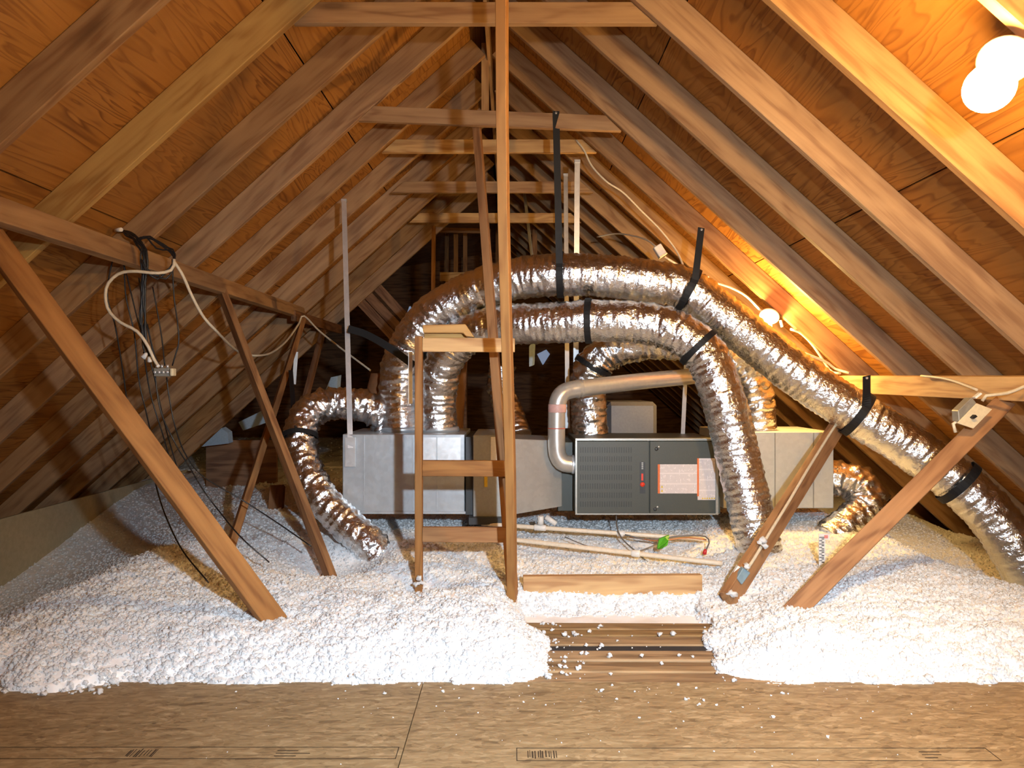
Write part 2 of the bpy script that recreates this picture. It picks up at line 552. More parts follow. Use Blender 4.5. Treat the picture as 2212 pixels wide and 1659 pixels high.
# end walls
def wallbox(name, a, b, mat, label):
    o = MB().box(a, b).build(name, mat); tag(o, label, kind='structure'); return o
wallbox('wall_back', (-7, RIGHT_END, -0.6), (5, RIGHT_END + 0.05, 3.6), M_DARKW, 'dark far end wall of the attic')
wallbox('wall_front', (-5, -2.55, -0.6), (5, -2.5, 3.6), M_PLY, 'plywood end wall at the near end of the attic')
wallbox('wall_left', (-3.52, 2.0, -0.6), (-3.50, 8.0, 0.075), M_BEIGE, 'beige board standing along the left eave')
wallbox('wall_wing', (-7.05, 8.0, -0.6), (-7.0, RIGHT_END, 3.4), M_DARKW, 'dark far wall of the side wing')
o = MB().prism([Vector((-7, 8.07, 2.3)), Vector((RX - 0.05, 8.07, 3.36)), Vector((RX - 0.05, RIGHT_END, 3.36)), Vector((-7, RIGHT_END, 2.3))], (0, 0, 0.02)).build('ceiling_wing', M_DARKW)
tag(o, 'dark roof deck over the side wing beyond the last rafter', kind='structure')

# platform floor: osb sheets
FY = 2.485
fl = bpy.data.objects.new('floor', None); fl.location = (0, 0, -0.02); COL.objects.link(fl)
tag(fl, 'worn strand board platform in front of the insulation', kind='structure')
xs_seam = [-3.4, -0.297, 2.143, 3.4]
for i in range(3):
    MB().box((xs_seam[i] + 0.0015, 1.28, -0.019), (xs_seam[i+1] - 0.0015, FY, 0.0)).build('osb_panel', M_OSB, fl)
    MB().box((xs_seam[i] + 0.0015 + (1.0 if i else 0), -2.5, -0.019), (xs_seam[i+1] - 0.0015 + (1.0 if i < 2 else 0), 1.277, 0.0)).build('osb_panel', M_OSB, fl)
# stamped ink frame and lettering bars on the near boards
def stamp(x0, x1, y0, y1, seed, parent):
    rnd = random.Random(seed); b = MB()
    t = 0.0006
    def bar(a0, a1, c0, c1): b.box((a0, c0, 0.0001), (a1, c1, t))
    wl = 0.0022
    bar(x0, x1, y0, y0+wl); bar(x0, x1, y1-wl, y1); bar(x0, x0+wl, y0, y1); bar(x1-wl, x1, y0, y1)
    x = x0 + 0.03
    while x < x1 - 0.06:
        kind = rnd.random()
        wd = rnd.uniform(0.03, 0.12)
        if kind < 0.35:      # a block of short strokes
            xx = x
            while xx < x + wd:
                bar(xx, xx + rnd.uniform(.0015,.004), y0 + (y1-y0)*rnd.uniform(.15,.3), y1 - (y1-y0)*rnd.uniform(.15,.3)); xx += rnd.uniform(.005,.01)
        elif kind < 0.6:
            for q in range(3):
                yy = y0 + (y1-y0)*(0.22 + 0.22*q); bar(x, x + wd*rnd.uniform(.6,1), yy, yy + 0.003)
        x += wd + rnd.uniform(0.04, 0.16)
    return b.build('stamp_print', M_INK, parent)
stamp(0.012, 1.30, 1.965, 2.035, 3, fl)
stamp(-1.55, -0.31, 1.975, 2.04, 5, fl)

# ================================================================== INSULATION (stuff)
def board_hole(x, y):
    return 0.0
def ins_h(x, y):
    h = 0.092
    h += 0.045*noise.noise(Vector((x*0.9, y*0.9, 3.1))) + 0.03*noise.noise(Vector((x*2.3, y*2.3, 8.1)))
    # mounds
    h += 0.03*math.exp(-(((x-1.9)/0.5)**2 + ((y-3.2)/0.3)**2))
    h -= 0.07*math.exp(-(((x-1.02)/0.16)**2 + ((y-3.3)/0.16)**2))
    h -= 0.06*math.exp(-(((x+0.44)/0.25)**2 + ((y-3.45)/0.2)**2))
    h += 0.012*math.exp(-(((x+0.25)/0.35)**2 + ((y-3.0)/0.25)**2))
    # falls away towards the left eave
    t = smooth(-1.7, -3.4, x)
    tgt = lerp(-0.46, 0.05, smooth(4.4, 7.4, y))
    h = lerp(h, tgt, t)
    # hollow under the second brace on the left
    h -= 0.16*math.exp(-(((x+0.95)/0.25)**2 + ((y-4.0)/0.35)**2))
    h -= 0.06*math.exp(-(((x+1.35)/0.35)**2 + ((y-4.2)/0.5)**2))
    # walkway hollow
    if y < 3.5:
        nz = 0.05*noise.noise(Vector((x*4, y*5, 1.7)))
        xl = (0.03 if y > 2.95 else 0.125) + nz; xr = lerp(0.86, 0.74, smooth(2.45, 2.62, y)); xr = lerp(xr, 0.84, smooth(2.8, 3.15, y)) + nz
        d = max(xl - x, x - xr)
        capz = 0.008 + (0.34 if x > 0.5 else 0.6)*d if d > 0 else lerp(0.008, -0.16, smooth(0.0, -0.05, d) if d > -0.05 else 1.0)
        tgt = -0.16 if y < 3.12 else lerp(-0.16, -0.035, smooth(3.12, 3.16, y))
        fade = 1 - smooth(3.30, 3.5, y)
        h = lerp(h, min(h, max(capz, tgt)), fade)
    h -= 0.30*smooth(2.1, 2.9, x)*smooth(3.2, 3.9, y)
    # around the board and the pipes
    if 3.4 < y < 4.9:
        ins = smooth(-0.1, 0.1, x) * (1 - smooth(0.95, 1.25, x)) * smooth(3.42, 3.5, y)
        h = lerp(h, 0.045 - 0.09*smooth(3.62, 3.5, y)*smooth(0.28, 0.38, x)*smooth(0.9, 0.8, x), ins)
    # under the furnace row keep it low
    if y > 4.2:
        ins = smooth(-1.3, -0.9, x) * (1 - smooth(1.9, 2.3, x)) * smooth(4.2, 4.45, y)
        h = lerp(h, 0.07, ins)
    # front edge at the platform
    y0 = FY - 0.012 + 0.016*noise.noise(Vector((x*5, 0, 0))) - 0.07*smooth(-1.30, -1.5, x)*(1 - smooth(-1.62, -1.75, x))
    e = smooth(y0 - 0.01, y0 + 0.26, y)
    h = lerp(-0.03 if y > FY else 0.002, h, e ** 0.38)
    if y < y0: h = -0.03
    return min(h, roof_z(x) - 0.01) if (y < 8.0 or x > RX) else h

ysamp = [2.38]
while ysamp[-1] < 13.1:
    ysamp.append(ysamp[-1] + 0.0115*(ysamp[-1]/2.4)**1.9)
nx = 470
verts = []; faces = []; dens = []
for j, y in enumerate(ysamp):
    hw = min(3.62, 1.1 + 0.74*y) if y < 8 else 5.0
    xa = -hw if y < 8 else -6.9
    xb = min(3.6, hw)
    for i in range(nx):
        x = lerp(xa, xb, i/(nx-1))
        h = ins_h(x, y)
        v = Vector((x, y, h))
        k = 1.0 if h > 0.0 else 0.4
        puff = 0.016*abs(noise.noise(v*24)) + 0.012*abs(noise.noise(v*47)) + 0.016*noise.noise(v*11) - 0.004
        verts.append((x, y, h + puff*k))
        dn = 6000*min(1.0, (2.7/y)**2.0)
        if abs(x) > 0.74*y + 0.15: dn = 0
        if h < -0.008 and y < 3.3: dn = 0
        if y > 7: dn = 60
        dens.append(dn)
for j in range(len(ysamp)-1):
    for i in range(nx-1):
        a = j*nx + i
        faces.append((a, a+1, a+nx+1, a+nx))
me = bpy.data.meshes.new('blown_insulation')
me.from_pydata(verts, [], faces)
smooth_mesh(me)
at = me.attributes.new('dens', 'FLOAT', 'POINT')
at.data.foreach_set('value', dens)
me.materials.append(M_FIBRE_BED)
ins = bpy.data.objects.new('blown_insulation', me)
COL.objects.link(ins)
tag(ins, 'fluffy white blown insulation covering the attic floor', 'insulation', kind='stuff')

def clump_nodes():
    g = bpy.data.node_groups.new('fluff', 'GeometryNodeTree')
    g.interface.new_socket('Geometry', in_out='INPUT', socket_type='NodeSocketGeometry')
    g.interface.new_socket('Geometry', in_out='OUTPUT', socket_type='NodeSocketGeometry')
    N = g.nodes; Lk = g.links
    gi = N.new('NodeGroupInput'); go = N.new('NodeGroupOutput')
    dp = N.new('GeometryNodeDistributePointsOnFaces'); dp.distribute_method = 'RANDOM'
    na = N.new('GeometryNodeInputNamedAttribute'); na.data_type = 'FLOAT'; na.inputs['Name'].default_value = 'dens'
    Lk.new(gi.outputs[0], dp.inputs['Mesh'])
    Lk.new(na.outputs[0], dp.inputs['Density'])
    join = N.new('GeometryNodeJoinGeometry')
    ico = N.new('GeometryNodeMeshIcoSphere'); ico.inputs['Radius'].default_value = 1.0; ico.inputs['Subdivisions'].default_value = 3
    pos = N.new('GeometryNodeInputPosition')
    nz = N.new('ShaderNodeTexNoise'); nz.inputs['Scale'].default_value = 1.7; nz.inputs['Detail'].default_value = 2.0; nz.inputs['Roughness'].default_value = 0.6
    Lk.new(pos.outputs[0], nz.inputs['Vector'])
    mr = N.new('ShaderNodeMapRange'); mr.inputs['From Min'].default_value = 0.25; mr.inputs['From Max'].default_value = 0.75
    mr.inputs['To Min'].default_value = 0.45; mr.inputs['To Max'].default_value = 1.45
    Lk.new(nz.outputs[0], mr.inputs[0])
    vm = N.new('ShaderNodeVectorMath'); vm.operation = 'SCALE'
    Lk.new(pos.outputs[0], vm.inputs[0]); Lk.new(mr.outputs[0], vm.inputs['Scale'])
    sp = N.new('GeometryNodeSetPosition')
    Lk.new(ico.outputs[0], sp.inputs['Geometry']); Lk.new(vm.outputs[0], sp.inputs['Position'])
    ss = N.new('GeometryNodeSetShadeSmooth'); Lk.new(sp.outputs[0], ss.inputs[0])
    smn = N.new('GeometryNodeSetMaterial'); smn.inputs['Material'].default_value = M_FIBRE
    Lk.new(ss.outputs[0], smn.inputs[0])
    iop = N.new('GeometryNodeInstanceOnPoints')
    Lk.new(dp.outputs['Points'], iop.inputs['Points']); Lk.new(smn.outputs[0], iop.inputs['Instance'])
    rv = N.new('FunctionNodeRandomValue'); rv.data_type = 'FLOAT_VECTOR'
    rv.inputs[0].default_value = (0,0,0); rv.inputs[1].default_value = (6.28,6.28,6.28)
    Lk.new(rv.outputs[0], iop.inputs['Rotation'])
    rs = N.new('FunctionNodeRandomValue'); rs.data_type = 'FLOAT'
    rs.inputs[2].default_value = 0.0; rs.inputs[3].default_value = 1.0; rs.inputs['Seed'].default_value = 5
    pw = N.new('ShaderNodeMath'); pw.operation = 'POWER'; pw.inputs[1].default_value = 2.2
    Lk.new(rs.outputs[1], pw.inputs[0])
    ml = N.new('ShaderNodeMath'); ml.operation = 'MULTIPLY_ADD'; ml.inputs[1].default_value = 0.0085; ml.inputs[2].default_value = 0.0034
    Lk.new(pw.outputs[0], ml.inputs[0])
    Lk.new(ml.outputs[0], iop.inputs['Scale'])
    Lk.new(iop.outputs[0], join.inputs[0]); Lk.new(gi.outputs[0], join.inputs[0])
    Lk.new(join.outputs[0], go.inputs[0])
    return g
FLUFF = clump_nodes()
md = ins.modifiers.new('fluff', 'NODES'); md.node_group = FLUFF

# loose crumbs of insulation on the platform, the planks and the lumber
def lump(b, c, r, seed):
    bm = bmesh.new(); bmesh.ops.create_icosphere(bm, subdivisions=2, radius=1.0)
    sd = Vector((seed*1.7, seed*0.9, seed*2.3))
    vs = []
    for v in bm.verts:
        k = 0.65 + 0.8*noise.noise(v.co*1.3 + sd) + 0.2*noise.noise(v.co*3 + sd)
        vs.append(Vector(c) + Vector((v.co.x, v.co.y, v.co.z*0.75))*r*k)
    b.add(vs, [[q.index for q in f.verts] for f in bm.faces], True); bm.free()
crumbs = MB(); rnd = random.Random(11)
for i in range(85):      # platform near the walkway, thinning out
    x = rnd.gauss(0.45, 0.55); y = FY - 0.02 - abs(rnd.gauss(0, 0.16))
    r = 0.0016 + 0.008*rnd.random()**3
    lump(crumbs, (x, y, r*0.4), r, i)
for i in range(50):
    x = rnd.uniform(-1.6, 1.7); y = rnd.uniform(1.9, 2.46); r = rnd.uniform(0.0015, 0.004)
    lump(crumbs, (x, y, r*0.4), r, i + 300)
for i in range(34):       # spill at the left end
    x = rnd.uniform(-1.72, -1.3); y = rnd.uniform(2.38, 2.46); r = rnd.uniform(0.004, 0.014)
    lump(crumbs, (x, y, r*0.45), r, i + 500)
crumbs_plank = MB()
for i in range(90):
    y = rnd.uniform(2.5, 3.1)
    x = 0.12 + abs(rnd.gauss(0, 0.09)) if rnd.random() < 0.75 else rnd.uniform(0.2, 0.85)
    r = 0.003 + 0.014*rnd.random()**2
    lump(crumbs_plank, (x, y, -0.004 + r*0.4), r, i + 700)
for (px, py, y, r) in ((1455, 1370, 2.96, .015), (1425, 1372, 2.95, .016), (1245, 1372, 2.95, .013), (1300, 1398, 2.83, .012), (1318, 1424, 2.72, .016), (1385, 1424, 2.72, .011)):
    q = P(px, py, y); lump(crumbs_plank, (q.x, q.y, 0.004), r, px)

# ================================================================== LUMBER
def timber(name, A, B, h, t, mat, label, cat, group=None, **kw):
    o = beam(name, A, B, h, t, mat, **kw)
    return tag(o, label, cat, group)

# collar ties
def collar(y, zb, mat, label, tilt=0.0, h=0.089, ext=0.0, front=True):
    zc = zb + h/2
    hw = (RZ - zc - h/2)/TAN + ext
    A = Vector((RX - hw, y, zc + tilt)); B = Vector((RX + hw, y, zc - tilt))
    return timber('collar_tie', A, B, h, 0.036, mat, label, 'collar tie', cutA=-h/TAN, cutB=-h/TAN)
collar(3.155, 2.53, M_RAFTER, 'weathered collar tie nearest the platform, close behind the tall leaning post', ext=0.02)
collar(4.345, 2.51, M_RAFTER, 'grey-brown collar tie from which the long black duct strap hangs', tilt=0.028, ext=0.02)
collar(5.04, 2.57, M_PINE, 'pale collar tie with a thin white cable at its end', ext=0.02)
collar(5.86, 2.51, M_RAFTER, 'reddish collar tie third behind the leaning post, above the dark gap', ext=0.02)
collar(6.92, 2.505, M_PINE, 'small pale collar tie deepest in the roof, above the dark opening', ext=0.02)
# gusset bits beside the fourth collar
timber('king_post', P(1048, 95, 5.0), P(1048, 260, 5.0), 0.05, 0.036, M_PINE, 'short pale upright under the ridge behind the collar ties', 'post', up=(1, 0, 0))
timber('king_post', P(1076, 330, 6.6), P(1094, 640, 6.2), 0.055, 0.036, M_RAFTER, 'thin grey upright behind the leaning post, pale at its foot', 'post', up=(1, 0, 0))
timber('king_post', P(937, 488, 7.0), P(935, 700, 7.0), 0.036, 0.036, M_STUD, 'slim brown upright under one end of the deepest collar tie', 'post', up=(1, 0, 0))
for i, (px, py0, py1, y) in enumerate(((985, 505, 640, 10.0), (965, 490, 640, 11.0), (1005, 500, 640, 10.5), (1052, 480, 640, 9.5), (1155, 475, 580, 9.0), (1075, 480, 640, 11.0))):
    timber('wall_stud', P(px, py0, y), P(px, py1, y), 0.06, 0.038, M_STUD, 'faint thin stud standing in the dark far end', 'stud', 'studs in the dark far end', up=(1, 0, 0))
timber('far_plate', P(950, 497, 9.4), P(1060, 500, 9.4), 0.06, 0.05, M_STUD, 'faint horizontal plate across the dark far end', 'plate')

# tall leaning post, prop and ladder
A = P(1106, 1345, 3.34); B = P(1082, -250, 2.47)
timber('leaning_post', A, B, 0.038, 0.042, M_POST, 'tall leaning post with a bright edge rising past the first collar tie', 'post', up=(1, 0, 0), roll=math.radians(-14), warp=0.012)
timber('prop_stick', P(1112, 1335, 3.36), P(1029, 262, 4.44), 0.046, 0.036, M_STUD, 'thin slanting stick that meets the foot of the leaning post', 'stick', up=(1, 0, 0), roll=math.radians(-20))
lad = thing('site_built_ladder', P(1005, 1300, 3.52), 'site-built wooden ladder with three rungs beside the leaning post', 'ladder')
beam('rail', P(905, 1310, 3.5), P(905, 727, 3.5), 0.034, 0.05, M_STUD, up=(1,0,0), parent=lad)
beam('rail', P(1103, 1310, 3.58), P(1100, 735, 3.58), 0.034, 0.06, M_STUD, up=(1,0,0), parent=lad)
for (ya, yb, m) in ((730, 760, M_PINE), (994, 1028, M_STUD), (1138, 1170, M_STUD)):
    a = P(913, (ya+yb)/2, 3.5); b = P(1112, (ya+yb)/2 + 1, 3.5)
    beam('rung', a, b, (yb-ya)*3.5/F, 0.03, m, parent=lad)
cap = MB()
p0 = P(912, 702, 3.55); p1 = P(1003, 700, 3.55)
cap.prism([P(912, 702, 3.53), P(1005, 700, 3.53), P(1024, 728, 3.53), P(1006, 726, 3.53), P(1000, 719, 3.53), P(914, 719, 3.53)], (0, 0.09, 0)).build('cap_board', M_PINE, lad, bevel=0.003)
cap2 = MB(); cap2.box(P(916, 730, 3.60), P(1010, 719, 3.66)).build('cap_block', M_PINE, lad, bevel=0.002)

# purlins
PX, PZ = -1.85, 1.672
timber('purlin', (PX, 1.2, PZ - 0.05), (PX, 6.55, PZ - 0.05), 0.10, 0.045, M_RAFTER, 'grey-brown purlin under the rafters with black cables slung over it', 'purlin', roll=math.radians(-12))
timber('purlin', (PX + 0.02, 6.2, PZ - 0.10), (PX - 0.02, 8.05, PZ - 0.08), 0.089, 0.04, M_DARKW, 'dark far length of purlin near the bright metal hanger', 'purlin')
timber('purlin', (2.17, 5.08, 1.003), (2.17, 1.7, 0.965), 0.105, 0.055, M_PINE, 'pale pine purlin that the switch-box brace props up', 'purlin', roll=math.radians(6), cutA=0.0, cutB=0)
# braces
timber('brace', P(598, 1350, 2.86), P(-34, 492, 2.70), 0.089, 0.038, M_STUD, 'bright orange brace between the platform edge and the cable-hung purlin', 'brace', roll=math.radians(40))
timber('brace', P(735, 1300, 3.85), P(478, 628, 4.75), 0.089, 0.038, M_STUD, 'brown brace with insulation tufts on it, beside the curling foil duct', 'brace', roll=math.radians(-14))
timber('brace', P(478, 1245, 3.75), P(655, 690, 6.2), 0.072, 0.038, M_STUD, 'thin orange brace crossing behind the two braces of the cable-hung purlin', 'brace', roll=math.radians(30))
timber('brace', P(655, 880, 6.4), P(700, 705, 7.4), 0.089, 0.038, M_DARKW, 'short dim brace in the dark behind the curling foil duct', 'brace')
timber('brace', P(590, 1175, 5.2), P(600, 1050, 5.4), 0.10, 0.05, M_DARKW, 'stubby brown post in shadow standing in the insulation by the curling duct', 'post', up=(1,0,0))
timber('brace', P(1690, 1345, 2.93), P(2172, 866, 3.28), 0.078, 0.038, M_STUD, 'long brown brace carrying the ivory switch plate', 'brace', roll=math.radians(-40))
R2A, R2B = P(1570, 1300, 3.30), P(1822, 900, 4.48)
timber('brace', R2A, R2B, 0.10, 0.04, M_STUD, 'brown brace with a white cable stapled along it and a blue-grey box', 'brace', roll=math.radians(-8))
# little valley rafters in the dark wing
for i, (x0, y0, x1, y1) in enumerate(((768, 640, 880, 760), (788, 630, 900, 750), (815, 620, 925, 740))):
    timber('valley_rafter', P(x0, y0, 8.035), P(x1, y1, 8.035), 0.10, 0.038, M_DARKW, 'dim short valley rafter beside the tall metal hanger', 'rafter', 'valley rafters in the dark wing')
timber('post', P(1002, 640, 5.35), P(985, 935, 5.35), 0.10, 0.04, M_STUD, 'reddish-brown upright behind the top rung, above the supply plenum', 'post', up=(1,0,0))
# far crate
cr = thing('wooden_cabinet', (P(985, 700, 9.1).x, 9.1, 0.08), 'tall wooden cabinet with a pale top board in the dark far end', 'cabinet')
MB().box(P(950, 607, 9.0), P(1012, 596, 9.3)).build('top_board', M_PINE, cr)
MB().box((P(962, 700, 9.02).x, 9.02, 0.08), P(982, 608, 9.1)).build('upright', M_STUD, cr)
MB().box((P(983, 700, 9.05).x, 9.05, 0.08), P(1010, 608, 9.25)).build('side_panel', M_DARKW, cr)

# walkway planks, joists, board
wk = thing('walkway', (0.5, 2.8, -0.05), 'dirty wooden plank walkway sprinkled with insulation bits', 'walkway')
for (y0, y1, x0, x1) in ((2.497, 2.584, 0.02, 0.915), (2.594, 2.686, -0.05, 0.90), (2.700, 2.796, -0.05, 0.92), (2.858, 2.952, -0.08, 0.95), (2.966, 3.036, -0.08, 0.93), (3.046, 3.125, -0.08, 0.93)):
    o = beam('plank', (x0, (y0+y1)/2, -0.024), (x1, (y0+y1)/2 + random.uniform(-.004, .004), -0.024 + random.uniform(-.004, .004)), y1-y0, 0.038, M_PLANK, up=(0,1,0), parent=wk, bevel=0.005)
beam('plank', (-0.05, 2.827, -0.029), (0.93, 2.828, -0.029), 0.054, 0.038, plain('dark_gap_strip', (0.03, 0.03, 0.035), 0.6), up=(0,1,0), parent=wk)  # dark strip laid in the plank gap, the gap's shade put into its colour
for px in (1257, 1416):
    X = (px - CX)*3.13/F
    timber('joist', (X, 2.46, -0.085), (X, 3.40, -0.085), 0.08, 0.034, M_DARKW, ('joist end behind the planks nearer the leaning post' if px < 1300 else 'joist end behind the planks, under the green tag'), 'joist', 'joists under the walkway')
timber('board', P(1130, 1277, 3.44), P(1515, 1274, 3.44), 0.145, 0.038, M_PINE, 'golden board on edge half buried between walkway and white pipes', 'board')

# ================================================================== FLEX DUCTS
def duct(name, pts, r, label, seed, mat=None, step=0.011, seg=44, crumple=1.0):
    path = spline([P(*p) for p in pts], step)
    n = len(path); sd = Vector((seed*3.1, seed*7.7, seed*1.3))
    T = [(path[min(i+1, n-1)] - path[max(i-1, 0)]).normalized() for i in range(n)]
    # bend: inner side of a bend crumples
    curv = []
    for i in range(n):
        a = T[max(0, i-6)]; c = T[min(n-1, i+6)]
        curv.append((c - a).length)
    mb = MB()
    def rf(i, a):
        s = i*step
        p = Vector((math.cos(a)*r, math.sin(a)*r, s*2.0))
        wav = 0.0022*math.sin(2*math.pi*s/0.034 + 0.9*noise.noise(Vector((a, s*3, seed))))
        c1 = 0.008*noise.noise(p*16 + sd) + 0.007*noise.noise(Vector((math.cos(a)*4, math.sin(a)*4, s*38)) + sd)
        c2 = 0.004*noise.noise(Vector((math.cos(a)*9, math.sin(a)*9, s*60)) + sd)
        k = crumple*(0.75 + 2.2*min(0.4, curv[i]))
        return r + wav + (c1 + c2)*k
    mb.tube(path, r, seg, True, rf)
    o = mb.build(name, mat or M_FOIL)
    tag(o, label, 'duct')
    return o, path, T

D1, D1P, D1T = duct('flex_duct', [(866,945,4.78),(862,850,4.78),(874,770,4.74),(930,685,4.68),(1020,632,4.62),(1110,603,4.56),(1200,594,4.5),(1300,596,4.48),(1400,608,4.46),(1480,624,4.45),(1560,682,4.43),(1650,752,4.40),(1740,822,4.36),(1850,893,4.30),(1960,962,4.22),(2060,1035,4.14),(2130,1100,4.08),(2190,1180,4.02),(2250,1290,3.98)], 0.128,
    'longest foil duct arching over the furnace and down to the eave', 1)
D2, D2P, D2T = duct('flex_duct', [(948,945,4.78),(945,860,4.75),(957,785,4.68),(1005,725,4.60),(1080,703,4.52),(1180,698,4.44),(1280,693,4.38),(1380,697,4.34),(1455,714,4.30),(1520,762,4.26),(1557,845,4.22),(1582,935,4.20),(1604,1030,4.18),(1628,1130,4.14),(1650,1230,4.10)], 0.122,
    'foil duct running under the longest one, dropping past the furnace labels', 2)
D3, D3P, D3T = duct('flex_duct', [(1275,940,4.98),(1272,880,4.98),(1272,815,4.97),(1305,765,4.94),(1375,742,4.92),(1450,738,4.90),(1530,748,4.9),(1600,785,4.92),(1630,850,4.95),(1640,950,4.98)], 0.118,
    'crumpled foil duct looping low behind the furnace to the return plenum', 3, crumple=1.4)
D5, D5P, D5T = duct('flex_duct', [(838,930,4.80),(828,900,4.78),(785,876,4.76),(720,872,4.75),(668,892,4.66),(648,945,4.56),(660,1010,4.48),(694,1075,4.40),(745,1130,4.34),(795,1172,4.30),(840,1235,4.27)], 0.098,
    'foil duct curling off the supply plenum down into the insulation', 5, crumple=1.5)
D6, D6P, D6T = duct('flex_duct', [(1780,1035,4.96),(1830,1036,4.88),(1868,1062,4.82),(1866,1105,4.76),(1825,1140,4.70),(1790,1170,4.66)], 0.115,
    'short crumpled foil duct elbow at the end of the return plenum', 6, crumple=1.7)
D7, D7P, D7T = duct('flex_duct', [(1085,790,5.6),(1082,840,5.6),(1105,900,5.5),(1120,945,5.4)], 0.10,
    'dim foil duct in the dark behind the leaning post', 7)

def near_idx(path, pt):
    return min(range(len(path)), key=lambda i: (path[i]-pt).length)
def ring_pts(path, T, i, r, a0, a1, n=28, ax=None):
    t = T[i]; up = Vector((0,0,1)); N = (up - t*up.dot(t)).normalized(); B = t.cross(N)
    return [path[i] + (N*math.cos(lerp(a0, a1, k/n)) + B*math.sin(lerp(a0, a1, k/n)))*r for k in range(n+1)], t
def ribbon(b, pts, side, w, th=0.003):
    """flat strap along pts, side = width direction"""
    n = len(pts); vs = []
    for i in range(n):
        tg = (pts[min(i+1,n-1)] - pts[max(i-1,0)]).normalized()
        sd = side[i] if isinstance(side, list) else side
        sd = (sd - tg*sd.dot(tg)).normalized(); nn = tg.cross(sd)
        for a, c in ((-1,-1),(1,-1),(1,1),(-1,1)):
            vs.append(pts[i] + sd*(a*w/2) + nn*(c*th/2))
    fs = [(i*4+k, i*4+(k+1)%4, (i+1)*4+(k+1)%4, (i+1)*4+k) for i in range(n-1) for k in range(4)]
    fs += [(3,2,1,0), tuple((n-1)*4+k for k in range(4))]
    b.add(vs, fs)
def strap(path, T, px, py, y, r, top, label, w=0.036, a_end=None, full=True):
    i = near_idx(path, P(px, py, y))
    b = MB()
    pts, t = ring_pts(path, T, i, r + 0.012, 0, 2*math.pi, 36)
    ribbon(b, pts, t, w)
    root = thing('hanger_strap', path[i] - Vector((0,0,r)), label, 'strap')
    b.build('strap_loop', M_BLACK, root)
    if top is not None:
        base, _ = ring_pts(path, T, i, r + 0.012, 0, 2*math.pi, 36)
        # leave the loop at its camera-facing side
        s0 = min(base, key=lambda q: q.y - 0.3*q.z)
        b2 = MB(); tp = Vector(top)
        seg = [s0.lerp(tp, k/14) for k in range(15)]
        sides = []
        for k in range(15):
            f = k/14
            sides.append(t.lerp(Vector((1, 0.15, 0)), smooth(0, .5, f)))
        ribbon(b2, seg, sides, w)
        b2.build('strap_tail', M_BLACK, root)
        MB().lathe([(0.0, -.004), (0.007, -.004), (0.007, .003), (0.0, .005)], tp + Vector((0, -.004, -.012)), (0,-1,0), 10).build('nail', M_STRAPM, root)
    return root
strap(D1P, D1T, 1212, 594, 4.5, 0.128, P(1201, 240, 4.325), 'long black strap hanging from a collar tie around the top duct', 0.040)
strap(D1P, D1T, 1484, 625, 4.45, 0.128, P(1515, 492, 4.33), 'black strap nailed to a rafter, holding the top duct at its bend', 0.040)
strap(D1P, D1T, 1850, 893, 4.30, 0.128, P(1872, 812, 4.10), 'black strap hung over the pale purlin around the long duct', 0.046)
strap(D1P, D1T, 2068, 1045, 4.14, 0.128, None, 'loose black strap around the long duct near the eave', 0.046)
strap(D2P, D2T, 1272, 693, 4.38, 0.122, None, 'black strap loop around the level run of the second duct', 0.036)
strap(D2P, D2T, 1508, 752, 4.27, 0.122, None, 'black strap loop around the second duct where it turns down', 0.034)
strap(D3P, D3T, 1285, 790, 4.96, 0.118, None, 'black strap loop around the crumpled duct behind the flue pipe', 0.034)
strap(D5P, D5T, 650, 945, 4.56, 0.098, P(628, 800, 5.2), 'black strap knotted around the duct that curls off the plenum', 0.03)
# dark strap slung left from the hanger to the first duct
b = MB(); ribbon(b, spline([P(752, 710, 4.62), P(790, 722, 4.6), P(840, 750, 4.56), P(895, 790, 4.52)], 0.03), Vector((0.2, 0, 1)), 0.045)
o = b.build('sling_strap', M_BLACK); tag(o, 'black sling strap stretched from a metal hanger to the duct riser', 'strap')

# ================================================================== FURNACE ROW
def panel_box(mb, x0, x1, yt, yb, zf, zbk):
    a = P(x0, yb, zf); c = P(x1, yt, zf)
    mb.box((a.x, zf, a.z), (c.x, zbk, c.z)); return a, c
# supply plenum
ZF = 4.50
sp = thing('supply_plenum', P(872, 1112, 4.8), 'galvanized sheet-metal supply plenum with two foil duct risers on top', 'plenum')
b = MB(); a, c = panel_box(b, 740, 1004, 938, 1108, ZF, 5.12); b.build('body', M_GALV, sp, bevel=0.004)
for x in (786, 892, 944):
    q0 = P(x-1.5, 1107, ZF); q1 = P(x+1.5, 940, ZF)
    MB().box((q0.x, ZF-0.006, q0.z), (q1.x, ZF, q1.z)).build('seam', M_GALV, sp)
q0 = P(736, 1110, ZF); q1 = P(1006, 1104, ZF)
MB().box((q0.x, ZF-0.008, q0.z), (q1.x, 5.12, q1.z)).build('drip_edge', M_GALV, sp, bevel=0.001)
# foil tape patch
q0 = P(903, 1000, ZF); q1 = P(995, 945, ZF)
MB().box((q0.x, ZF-0.0016, q0.z), (q1.x, ZF, q1.z)).build('foil_patch', M_STRAPM, sp)
# duct collars
for (px, z, r) in ((866, 4.78, 0.138), (948, 4.78, 0.132)):
    q = P(px, 938, z); MB().lathe([(r, 0), (r, .02), (r*.97, .03), (r*.9, .03)], (q.x, z, P(px, 938, ZF).z), seg=32).build('collar', M_GALV, sp)
